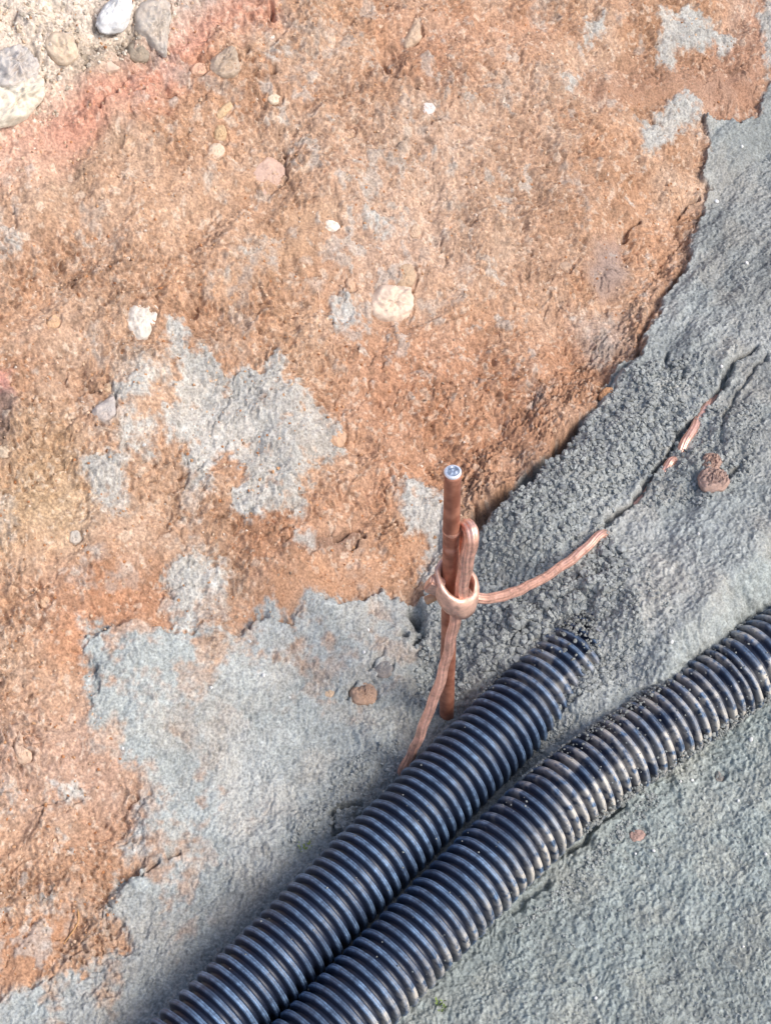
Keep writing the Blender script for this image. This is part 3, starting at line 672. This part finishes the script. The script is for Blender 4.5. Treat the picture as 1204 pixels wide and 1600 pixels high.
# ------------------------------------------------------------------ copper rod, clamp and cable
def rod_at(z): return np.array([-.0165*z, 0, z])
M_ROD, nt, p = new_mat('rod_copper')
tc = nd(nt, 'ShaderNodeTexCoord'); nz = nd(nt, 'ShaderNodeTexNoise'); nz.inputs['Scale'].default_value = 90; nz.inputs['Detail'].default_value = 5
nt.links.new(tc.outputs['Object'], nz.inputs['Vector'])
cr = nd(nt, 'ShaderNodeValToRGB'); nt.links.new(nz.outputs[0], cr.inputs[0])
cr.color_ramp.elements[0].position = .35; cr.color_ramp.elements[0].color = (.27, .10, .062, 1); cr.color_ramp.elements[1].position = .68; cr.color_ramp.elements[1].color = (.50, .225, .145, 1)
nt.links.new(cr.outputs[0], p.inputs['Base Color']); p.inputs['Metallic'].default_value = .45; p.inputs['Roughness'].default_value = .5
bump(nt, p, nz.outputs[0], .15, .0004)
M_CU = flat_mat('bare_copper', (.84, .48, .37), .34, .6, 130, .55, 1.25, .2, .0004)
M_CUD = flat_mat('weathered_copper', (.60, .34, .26), .6, .35, 220, .6, 1.25, .3, .0005)
M_BAND = flat_mat('clamp_copper', (.84, .53, .41), .42, .5, 150, .6, 1.2, .5, .0008)
M_STEEL = flat_mat('cut_steel', (.50, .55, .63), .38, .7, 350, .45, 1.3, .4, .0005)
M_ZINC = flat_mat('bright_rim', (.86, .87, .92), .4, .6, 350, .9, 1.1)

RR = .0073
rod = empty('grounding_rod', rod_at(0.)); tag(rod, 'upright copper-coated round rod with a bright cut steel top, standing beside the conduits', 'grounding rod')
def rel(o, P): return np.array(P)-np.array(o.location)
zs = np.concatenate([np.linspace(-.25, .30, 60), np.linspace(.3, .3975, 24)])
Pr = np.array([rod_at(z) for z in zs])
def rprof(i, a):
    z = zs[i]; j = .9925 if abs(z-.3) > .006 else 1.
    return np.full(len(a), RR*.985)+.00012*np.sin(a*2+z*90)
sweep('shaft', rel(rod, Pr), rprof, 40, M_ROD, rod, ref=(0, 1, 0))
zt = np.array([.3972, .3990, .3996, .3997]); Pt = np.array([rod_at(z) for z in zt]); rs = [RR*.985, RR*.99, RR*.93, RR*.74]
sweep('rim', rel(rod, Pt), lambda i, a: np.full(len(a), rs[i]), 40, M_ZINC, rod, ref=(0, 1, 0), caps=False)
bm = bmesh.new(); rings = []
for q, (r, dz) in enumerate(((RR*.76, -.0001), (RR*.6, -.0006), (RR*.3, -.0003))):
    rings.append([bm.verts.new(rel(rod, rod_at(.3997))+np.array([r*math.cos(a), r*math.sin(a), dz+.0004*math.sin(a*3+q)*(q > 0)])) for a in np.arange(28)*2*math.pi/28])
cv = bm.verts.new(rel(rod, rod_at(.3992)))
for q in range(2):
    for k in range(28): bm.faces.new((rings[q][k], rings[q][(k+1) % 28], rings[q+1][(k+1) % 28], rings[q+1][k]))
for k in range(28): bm.faces.new((rings[2][k], rings[2][(k+1) % 28], cv))
me = bpy.data.meshes.new('steel_core'); bm.to_mesh(me); bm.free(); link('steel_core', me, M_STEEL, rod)
# joint line across the rod and a scrape above the clamp
zj = [.297, .2985, .3015, .303]
def zfor(py):
    zz = np.linspace(0, .4, 401); P = np.array([rod_at(z) for z in zz])-CAM
    yy = 800-F*(P@UP)/(P@FW); return float(np.interp(-py, -yy, zz))
zj0 = zfor(828); zr = np.array([-.0026, -.0012, .0008, .0020])+zj0; rs2 = np.array([.985, 1.035, 1.03, .985])*RR
sweep('joint_ring', rel(rod, np.array([rod_at(z) for z in zr])), lambda i, a: rs2[i]+.0002*np.sin(a*2), 40, flat_mat('scraped_copper', (.70, .36, .26), .45, .5, 300, .6, 1.2), rod, ref=(0, 1, 0), caps=False)

# cable: up from the ground along the rod, over in a tight bend, back through the clamp and off to the right
zk = [zfor(v) for v in (925,)]
cb = []
g0_ = surf(636, 1196)
cb.append(np.array([g0_[0]-.03, g0_[1]-.045, g0_[2]-.030])); cb.append(np.array([g0_[0]-.006, g0_[1]-.008, g0_[2]-.004]))
for px, py, yy in ((655, 1150, -.058), (678, 1090, -.044), (697, 1030, -.030), (707, 985, -.0215), (714, 950, -.0165), (722, 915, -.0135), (728, 880, -.012), (734, 850, -.010)):
    cb.append(ray_y(px, py, yy))
for px, py, yy in ((735, 829, -.004), (729, 822, .004), (722, 838, .0095), (719, 870, .011), (722, 905, .011), (732, 927, .011), (752, 935, .013)):
    cb.append(ray_y(px, py, yy))
for px, py, yy in ((782, 932, .028), (822, 917, .060), (862, 895, .100), (900, 868, .138)):
    cb.append(ray_y(px, py, yy))
e = surf(938, 838); cb.append(np.array([e[0], e[1], e[2]+.003]))
far_pts = [(955, 822, -.012), (985, 790, -.014), (1012, 762, -.012), (1036, 735, -.003), (1046, 724, .0025), (1056, 711, -.0035), (1066, 697, .0025), (1078, 680, .0040), (1092, 658, .0030), (1104, 640, .0015), (1120, 608, -.012), (1160, 550, -.03)]
for px, py, dz in far_pts:
    q = surf(px, py); xq, yq, zq, _ = spot(px, py); cb.append(np.array([q[0], q[1], .5*q[2]+.5*(zq+.004)+dz+.0015]))
if False: print(np.round(cb, 3))
Pc, Lc = smooth_path(cb, 900)
Pc = Pc+np.stack([np.sin(Lc*70+1)*.5+np.sin(Lc*173), np.sin(Lc*95)*.6, np.sin(Lc*121+2)*.5+.6*np.sin(Lc*211)], 1)*.0005
# twist: seven-strand lay shown as lobes winding round
cable = empty('copper_cable', tuple(cb[1])); tag(cable, 'bare stranded copper cable bent over beside the rod, one end running into sand', 'cable')
bendi = np.argmin(np.linalg.norm(Pc-ray_y(735, 829, -.004), axis=1))
def cprof(i, a):
    fat = 1+.42*math.exp(-((Lc[i]-Lc[bendi])/.10)**2)
    return .0046*fat*(1+.15*np.abs(np.cos(4*a+Lc[i]*55))-.08)*(1+.04*math.sin(Lc[i]*47))
sweep('strands', rel(cable, Pc), cprof, 72, M_CU, cable, ref=(0, 1, .3))

# clamp band
cz = zfor(912); cc0 = rod_at(cz)+np.array([.0062, -.0035, -.001])
clamp = empty('cable_clamp', tuple(cc0)); tag(clamp, 'pinkish copper band clamp wrapped tight round rod and cable', 'clamp')
def band(r_in_x, r_in_y, th, hgt, name, parent):
    na = 72; prof = [(-hgt/2, 0), (-hgt/2+.0006, th), (-hgt*.2, th*1.12), (hgt*.2, th*1.12), (hgt/2-.0008, th*1.05), (hgt/2, th*.5), (hgt/2, 0), (hgt*.0, -.0001)]
    vs_, fs = [], []
    for k in range(na):
        a = 2*math.pi*k/na; ca, sa_ = math.cos(a), math.sin(a)
        n_ = 2.1; sx = math.copysign(abs(ca)**(2/n_), ca); sy = math.copysign(abs(sa_)**(2/n_), sa_)
        lean = np.array([0, 0, 1.])
        for (hz, t) in prof:
            seam = -.0006 if abs(a-4.9) < .07 and t > 0 else 0
            dent = .0004*math.sin(a*4+hz*90)+.0003*math.sin(a*7-hz*200)
            x = sx*(r_in_x+t+seam+dent); y = sy*(r_in_y+t+seam+dent)
            z = hz*(1-.12*ca)+(-.62*x+.12*y)+.0005*math.sin(a*5)
            q_ = mnoise.noise(Vector((x*160, y*160, z*160)))*.0007+mnoise.noise(Vector((x*420, y*420, z*420)))*.00025; x *= 1+q_*40; y *= 1+q_*40; z += q_
            vs_.append((x, y, z))
    m = len(prof)
    for k in range(na):
        for q in range(m):
            fs.append((k*m+q, ((k+1) % na)*m+q, ((k+1) % na)*m+(q+1) % m, k*m+(q+1) % m))
    me = bpy.data.meshes.new(name); me.from_pydata(vs_, [], fs); me.polygons.foreach_set('use_smooth', [True]*len(fs)); me.update()
    bm = bmesh.new(); bm.from_mesh(me); bmesh.ops.recalc_face_normals(bm, faces=bm.faces); bm.to_mesh(me); bm.free()
    return link(name, me, M_BAND, parent)
bnd = band(.0148, .0168, .0042, .0265, 'band', clamp)
bnd.rotation_euler = (0, 0, math.radians(-14))
# lug on the left of the band
bm = bmesh.new(); bmesh.ops.create_cube(bm, size=1)
bmesh.ops.scale(bm, vec=(.014, .011, .020), verts=bm.verts); bmesh.ops.bevel(bm, geom=list(bm.edges), offset=.0018, segments=2, affect='EDGES')
me = bpy.data.meshes.new('lug'); bm.to_mesh(me); bm.free(); lg = link('lug', me, M_BAND, clamp); lg.location = (-.0200, -.003, .008); lg.rotation_euler = (.1, .35, -.2)
# small bolt head at the left of the band
def lumpmesh(name, r, seed, flat=(1, 1, 1), lvl=2, rough=.25, freq=1.2, facet=0):
    bm = bmesh.new(); bmesh.ops.create_icosphere(bm, subdivisions=lvl, radius=1)
    for v in bm.verts:
        c = v.co.copy(); k = 1+rough*mnoise.noise(c*freq+Vector((seed*7.1, seed*3.3, seed)))+rough*.35*mnoise.noise(c*freq*3.1+Vector((seed, seed*2, 5)))
        if facet:
            for q in range(5):
                nrm = Vector((math.sin(q*2.4+seed), math.cos(q*1.7+seed*2), math.sin(q*3.3+seed*3))).normalized(); dd = (c*k).dot(nrm)-(.78+.08*math.sin(q+seed))
                if dd > 0: c -= nrm*dd*facet
        v.co = Vector((c.x*k*r*flat[0], c.y*k*r*flat[1], c.z*k*r*flat[2]))
    me = bpy.data.meshes.new(name); bm.to_mesh(me); bm.free()
    me.polygons.foreach_set('use_smooth', [True]*len(me.polygons)); me.update(); return me
bp = ray_y(668, 936, -.004)
bm = bmesh.new(); bmesh.ops.create_cone(bm, cap_ends=True, segments=10, radius1=.0042, radius2=.0036, depth=.014)
bmesh.ops.bevel(bm, geom=[e_ for e_ in bm.edges if abs(e_.verts[0].co.z-e_.verts[1].co.z) < 1e-6], offset=.0008, segments=2, affect='EDGES')
me = bpy.data.meshes.new('bolt'); bm.to_mesh(me); bm.free()
bo = link('bolt', me, flat_mat('dull_brass', (.50, .30, .18), .6, .4), clamp); bo.location = rel(clamp, bp+np.array([.004, 0, .002])); bo.rotation_euler = (0, math.radians(68), math.radians(15))

# ------------------------------------------------------------------ stones, each one a thing
def normal_at(x, y):
    e_ = .006; return Vector((-(low_height(x+e_, y)-low_height(x-e_, y))/(2*e_), -(low_height(x, y+e_)-low_height(x, y-e_))/(2*e_), 1)).normalized()
_mats = {}
def stone_mat(rgb, rough=.7):
    k = tuple(rgb)
    if k not in _mats: _mats[k] = flat_mat('stone_%d_%d_%d' % k, lin(*rgb)*.80, rough, 0, 130, .68, 1.15, .6, .002, dirt=0 if sum(rgb) > 640 else .28)
    return _mats[k]
FLAT_STONES = []
def outline_stone(name, pts, rgb, label, cat='stone', thick=.4, proud=.35, group=None, seed=0, facet=.0, rough=1.):
    """stone with a traced plan: outline at its rim, domed towards the viewer's side and as deep behind"""
    a = np.array(pts, float); cx, cy = a.mean(0); x0, y0, z0, t0 = surf(cx, cy)
    n = normal_at(x0, y0)
    ctr = Vector((x0, y0, z0)); view = (Vector(CAM)-ctr)
    ts = t0/F
    # plane through the centre, facing along the ground normal
    P = []
    for px, py in a:
        d = Vector(((px-602)/F, 0, 0))+Vector(UP)*(-(py-800)/F)+Vector(FW)
        t = (ctr-Vector(CAM)).dot(n)/d.dot(n); P.append(Vector(CAM)+d*t-ctr)
    # resample closed outline
    P = [np.array(q) for q in P]; m = len(P); out = []
    for i in range(m):
        p0, p1_, p2_, p3 = P[i-1], P[i], P[(i+1) % m], P[(i+2) % m]
        for t in np.arange(7)/7: out.append(.5*((2*p1_)+(-p0+p2_)*t+(2*p0-5*p1_+4*p2_-p3)*t*t+(-p0+3*p1_-3*p2_+p3)*t**3))
    out = np.array(out); size = np.linalg.norm(out, axis=1).mean(); nn = np.array(n)
    H = size*thick
    vs_, fs = [], []; M_ = len(out)
    prof_ = [(0.05, 1.02), (.18, 1.0), (.42, .96), (.64, .87), (.82, .68), (.94, .38), (1., 0)]
    ss_ = np.concatenate([np.linspace(.05, .8, 12), [.86, .91, .95, .98, 1.]])
    rings_ = [(q, float(np.interp(q, [a_ for a_, b_ in prof_], [b_ for a_, b_ in prof_]))) for q in ss_]+[(.96, -.4), (.8, -.8), (.5, -1.1), (.2, -1.2)]
    for s_, hh in rings_:
        for q in out:
            nv = mnoise.noise(Vector((q*s_/size*1.6).tolist())+Vector((seed*3.7, hh, 1)))+.5*mnoise.noise(Vector((q*s_/size*4.5).tolist())+Vector((seed*1.7, hh, 4)))
            nv2 = mnoise.noise(Vector((q*s_/size*9).tolist())+Vector((seed*2.1, hh, 9))); hz = hh*H*(1+.5*nv+.24*rough*nv2)+rough*.10*H*mnoise.noise(Vector((q*s_/size*20).tolist())+Vector((seed*2.1, 3, 9)))*(hh > -.2)
            if facet and hh > 0: hz = min(hz, H*(.72+.3*(q[0]*s_/size)*math.cos(seed)+.3*(q[1]*s_/size)*math.sin(seed)))
            vs_.append(q*s_*(1+.07*nv+.03*nv2)+nn*(hz+H*(proud-.35)))
    R_ = len(rings_)
    for r in range(R_-1):
        for k in range(M_): fs.append((r*M_+k, r*M_+(k+1) % M_, (r+1)*M_+(k+1) % M_, (r+1)*M_+k))
    c_t = len(vs_); vs_.append(nn*(H*1.0+H*(proud-.35))); vs_.append(nn*(-H*1.2))
    for k in range(M_): fs.append((c_t, (k+1) % M_, k)); fs.append((c_t+1, (R_-1)*M_+k, (R_-1)*M_+(k+1) % M_))
    me = bpy.data.meshes.new(name); me.from_pydata([tuple(v) for v in vs_], [], fs)
    bm = bmesh.new(); bm.from_mesh(me); bmesh.ops.recalc_face_normals(bm, faces=bm.faces); bm.to_mesh(me); bm.free()
    me.polygons.foreach_set('use_smooth', [True]*len(me.polygons)); me.update()
    o = link(name, me, stone_mat(rgb)); o.location = ctr-n*(H*.36 if thick > .35 else H*-.15); tag(o, label, cat, group); return o
for args, kw in STONES: outline_stone(*args, **kw)
# white crystals scattered over the grey sand
SPK = [(1040, 575, 5, 'white grain beside the small dark pit in the grey sand above the cable crack'), (1165, 413, 4.5, 'white grain in the dark damp sand at upper right'),
       (1126, 574, 4, 'white grain just above the upper end of the cable crack'), (1118, 316, 4.5, 'white grain on damp sand just right of the bulging clay edge'),
       (412, 1056, 5, 'brightest white grain in the mortar left of the rod foot'), (390, 1003, 4, 'white grain just below the orange clay edge, above the brightest one'),
       (608, 1040, 4, 'white grain on top of the grey rounded stone left of the rod'), (568, 1020, 4, 'white grain above the brown rounded stone'),
       (575, 985, 4, 'white grain halfway between the brown stone and the clay edge'), (192, 1170, 3.5, 'small white grain at the left rim of the lower grey mortar'),
       (1080, 1220, 4, 'right one of two close white grains under the right conduit'), (1062, 1222, 3.5, 'left one of two close white grains under the right conduit'),
       (1020, 1330, 4, 'white grain just below right of the flat pinkish stone'), (992, 1334, 3.5, 'white grain straight below the flat pinkish stone'),
       (1152, 1252, 3.5, 'small white grain right of the pair under the conduit, below the dark pebble'), (1172, 1157, 5, 'large white grain below the right conduit near the right edge'),
       (1048, 1004, 4, 'white grain in sand between the far ends of both conduits'), (874, 774, 4, 'white grain in clumpy sand midway between cable and clay edge'),
       (1090, 835, 3.5, 'small white grain in open sand right of where the cable sinks in'), (1195, 1335, 3.5, 'white grain at the right edge level with the flat pinkish stone'),
       (930, 1560, 4, 'white grain near the bottom edge right of the conduits'), (1160, 1480, 3, 'faint white grain in the bottom right corner sand'),
       (640, 1268, 3, 'tiny white grain by the left conduit below the cable foot'), (330, 1075, 3.5, 'white grain in the left part of the mortar, left of the brightest one'),
       (225, 695, 4, 'white grain between the left arms of the central grey patch'), (300, 640, 3, 'tiny white grain on the central grey patch'),
       (1158, 230, 3.5, 'white grain in blue-grey sand near the top right corner'), (452, 1090, 3, 'tiny white grain below right of the brightest one')]
for k, (px, py, r, lab) in enumerate(SPK):
    x, y, z, t = surf(px, py); me = lumpmesh('white_grain', r*t/F, k+3, (1, .8, .7), 1, .3)
    o = link('white_grain', me, stone_mat((244, 242, 238))); o.location = (x, y, z+.4*r*t/F); o.rotation_euler = (k, k*2, k*3)
    tag(o, lab, 'grain', 'white grains on the sand')

# ------------------------------------------------------------------ loose crumbs of sand and grit (nobody could count them)
def ico(lvl):
    bm = bmesh.new(); bmesh.ops.create_icosphere(bm, subdivisions=lvl, radius=1)
    v = np.array([q.co[:] for q in bm.verts]); f = np.array([[q.index for q in g.verts] for g in bm.faces]); bm.free(); return v, f
IV, IF = ico(1)
def scatter(name, pts, radii, cols, mat, label, cat, seed):
    r_ = np.random.default_rng(seed); n = len(pts)
    ax = r_.normal(size=(n, 3, 3)); Q, _ = np.linalg.qr(ax)
    sc = np.stack([np.ones(n), .75+.3*r_.random(n), .6+.3*r_.random(n)], 1)
    nz = 1+.75*(r_.random((n, len(IV)))-.5)
    v = IV[None]*nz[..., None]*sc[:, None, :]; v = np.einsum('nij,nkj->nki', Q, v)*radii[:, None, None]+pts[:, None, :]
    f = (IF[None]+(np.arange(n)*len(IV))[:, None, None]).reshape(-1, 3)
    c = np.repeat(cols, len(IV), 0)
    o = link(name, mesh_np(name, v.reshape(-1, 3), f, False, {'soil': ('FLOAT_COLOR', c)}), mat, None, 'stuff')
    tag(o, label, cat); return o
def sample_poly(poly, n, seed, rmin, rmax, cols, prob=None, sink=.25):
    r_ = np.random.default_rng(seed); a = np.array(poly); lo = a.min(0); hi = a.max(0); pts = []; rad = []
    P = []
    while len(pts) < n:
        px = r_.uniform(lo[0], hi[0]); py = r_.uniform(lo[1], hi[1])
        ins = False
        for (ax_, ay), (bx, by) in zip(poly, poly[1:]+poly[:1]):
            if (ay > py) != (by > py) and px < (bx-ax_)*(py-ay)/(by-ay)+ax_: ins = not ins
        if not ins: continue
        pts.append((px, py)); rad.append(rmin+(rmax-rmin)*r_.random()**3)
    pts = np.array(pts); rad = np.array(rad)
    x, y, z, t = hit(pts[:, 0], pts[:, 1])
    z = np.array([height_at(a_, b_) for a_, b_ in zip(x, y)])
    return np.stack([x, y, z+rad*(1-sink*2)*.5], 1), rad
SA = [([(870, 940), (990, 930), (1010, 1010), (930, 1085), (905, 1100), (890, 1060), (950, 1000), (915, 965), (870, 975)], 900, .0010, .0042),
      ([(760, 960), (900, 890), (960, 850), (990, 900), (930, 950), (860, 1000), (760, 1080), (740, 1040)], 700, .0020, .0058),
      ([(760, 830), (830, 750), (900, 690), (990, 600), (1090, 560), (1000, 740), (900, 830), (790, 900)], 800, .0016, .0050), ([(650, 950), (760, 830), (830, 745), (900, 680), (980, 590), (1100, 560), (1120, 640), (960, 800), (960, 900), (985, 960), (900, 975), (800, 1010), (720, 1100), (650, 1120)], 4200, .0010, .0042),
      ([(930, 880), (1000, 880), (1060, 960), (1030, 1060), (920, 1130), (840, 1190), (800, 1180)], 900, .0008, .0024),
      ([(560, 1180), (480, 1270), (440, 1340), (560, 1290), (640, 1200), (620, 1160)], 500, .0008, .0030),
      ([(850, 1410), (960, 1300), (1010, 1240), (1030, 1260), (900, 1400), (780, 1480)], 400, .0008, .0028),
      ([(1030, 640), (1190, 640), (1170, 760), (1100, 800), (1000, 800)], 900, .0010, .0034),
      ([(780, 1210), (850, 1160), (900, 1120), (880, 1150), (800, 1230)], 260, .0010, .0036),
      ([(1204, 200), (1100, 400), (1000, 600), (1204, 900), (1204, 1600), (700, 1600), (1000, 1250), (1204, 1080)], 2200, .0006, .0016)]
pp, rd = [], []
for k, (poly, n, a, b) in enumerate(SA):
    q, r = sample_poly(poly, n, 100+k, a, b, None); pp.append(q); rd.append(r)
pp = np.vstack(pp); rd = np.concatenate(rd); rc = np.random.default_rng(5)
cols = lin(160, 163, 160)*.8*(.8+.4*rc.random((len(pp), 1)))
scatter('sand_crumbs', pp, rd, cols, M_SAND, 'loose grey crumbs of damp sand heaped along the cable and conduits', 'sand crumbs', 6)
CP = [(-20, -20), (1180, -20), (1090, 300), (1060, 420), (1000, 550), (780, 770), (660, 920), (450, 960), (130, 1000), (210, 1250), (180, 1450), (-20, 1560)]
q, r = sample_poly(CP, 5200, 77, .0006, .0021, None)
pal = np.array([lin(222, 190, 160), lin(205, 160, 122), lin(190, 135, 95), lin(232, 214, 196), lin(176, 150, 128)])
cols = pal[rc.choice(5, len(q), p=[.3, .28, .22, .08, .12])]*.78
q2, r2 = sample_poly([(-20, -20), (330, -20), (300, 30), (262, 95), (150, 130), (70, 205), (-20, 215)], 1100, 78, .0008, .0034, None)
cols = np.vstack([cols, np.array([lin(222, 202, 178), lin(196, 182, 164), lin(232, 222, 206)])[rc.choice(3, len(q2))]*.78]); q = np.vstack([q, q2]); r = np.concatenate([r, r2])
scatter('clay_grit', q, r, cols, M_CLAY, 'fine pale grit and crumbs caught all over the orange clay bank', 'grit', 8)

# crumbs of sand lying on the conduits
def on_pipe(P, t0, t1, a0, a1, n, seed, rmin, rmax):
    r_ = np.random.default_rng(seed); T, A, Bv = frames(P, (0, 0, 1)); out = []; rad = []
    for k in range(n):
        i = int((t0+(t1-t0)*r_.random())*(len(P)-1)); a = a0+(a1-a0)*r_.random()
        out.append(P[i]+(RO+.0002)*(math.cos(a)*A[i]+math.sin(a)*Bv[i])); rad.append(rmin+(rmax-rmin)*r_.random()**3)
    return np.array(out), np.array(rad)
L2 = np.array(P2)
def frac(P, px, py):
    T = P-CAM; yy = 800-F*(T@UP)/(T@FW); xx = 602+F*T[:, 0]/(T@FW); return float(np.argmin((xx-px)**2+(yy-py)**2))/(len(P)-1)
fa, fb = frac(P2, 880, 1250), frac(P2, 1200, 990)
parts = [on_pipe(P1, frac(P1, 840, 1080), frac(P1, 925, 1000), .95, 1.7, 420, 11, .0009, .0034), on_pipe(P1, frac(P1, 780, 1140), frac(P1, 925, 1000), -1.9, -1.2, 420, 12, .0009, .0034),
         on_pipe(P1, frac(P1, 898, 1028), frac(P1, 925, 1000), -1., 1., 260, 13, .0009, .0030), on_pipe(P2, frac(P2, 860, 1265), fb, -1.7, -1.05, 900, 14, .0008, .0032), on_pipe(P2, frac(P2, 860, 1265), fb, 1.25, 1.8, 500, 15, .0008, .0028),
         on_pipe(P2, fa+.01, fb, -.9, 1.0, 260, 1, .0004, .0014), on_pipe(P2, frac(P2, 930, 1200), frac(P2, 1060, 1100), -1.2, -.5, 260, 2, .0006, .0026),
         on_pipe(P1, frac(P1, 860, 1060), frac(P1, 935, 990), -1.4, 1.4, 120, 3, .0008, .0034), on_pipe(P1, frac(P1, 330, 1600), frac(P1, 900, 1020), -1.2, 1.2, 40, 4, .0004, .0012),
         on_pipe(P2, frac(P2, 520, 1600), fa, -1., 1.3, 50, 5, .0004, .0013)]
q = np.vstack([a for a, b in parts]); r = np.concatenate([b for a, b in parts])
cols = lin(148, 150, 146)*.8*(.75+.5*rc.random((len(q), 1)))
scatter('sand_grains', q, r, cols, M_SAND, 'pale sand grains and crumbs lying on the ribs of both conduits', 'sand grains', 9)

# ------------------------------------------------------------------ rootlets and moss
def rootlet(pts, r, rgb, label):
    P = []
    for px, py, dz in pts:
        q = surf(px, py); P.append((q[0], q[1], q[2]+dz))
    P, L = smooth_path(P, 60); n = len(P)
    o, v = sweep('rootlet', P, lambda i, a: np.full(len(a), r*(1-.5*i/n)), 7, flat_mat('root_%d' % rgb[0], lin(*rgb)*.8)); tag(o, label, 'rootlet'); return o
rootlet([(492, 440, .0005), (498, 460, .001), (499, 480, .001), (502, 505, 0)], .0008, (226, 190, 164), 'thin pale rootlet hanging down in the clay left of the large rounded stone')
rootlet([(118, 1408, 0), (123, 1425, .0015), (121, 1445, .001), (100, 1475, 0)], .0011, (206, 160, 112), 'thin tan rootlet curving over the smooth orange clay at lower left')
def moss(px, py, n, label):
    x, y, z, t = surf(px, py); r_ = np.random.default_rng(int(px)); bm = bmesh.new()
    for k in range(n):
        a = r_.random()*6.28; rr = .006*r_.random()**.5; c = Vector((rr*math.cos(a), rr*math.sin(a), 0)); hgt = .002+.004*r_.random(); b = r_.random()*6.28; w_ = .0008
        tip = c+Vector((math.cos(b)*.003, math.sin(b)*.003, hgt)); side = Vector((-math.sin(b), math.cos(b), 0))*w_; md = (c+tip)/2+Vector((0, 0, .0006))
        v = [bm.verts.new(c), bm.verts.new(md-side), bm.verts.new(tip), bm.verts.new(md+side)]; bm.faces.new(v)
    me = bpy.data.meshes.new('moss'); bm.to_mesh(me); bm.free(); o = link('moss_tuft', me, M_MOSS); o.location = (x, y, z); tag(o, label, 'moss')
M_MOSS = flat_mat('moss_green', (.20, .27, .07), .7)
moss(476, 1322, 16, 'tiny yellow-green moss tuft left of the nearer conduit')
moss(688, 1572, 22, 'tiny dull green moss tuft right of the conduits near the bottom edge')
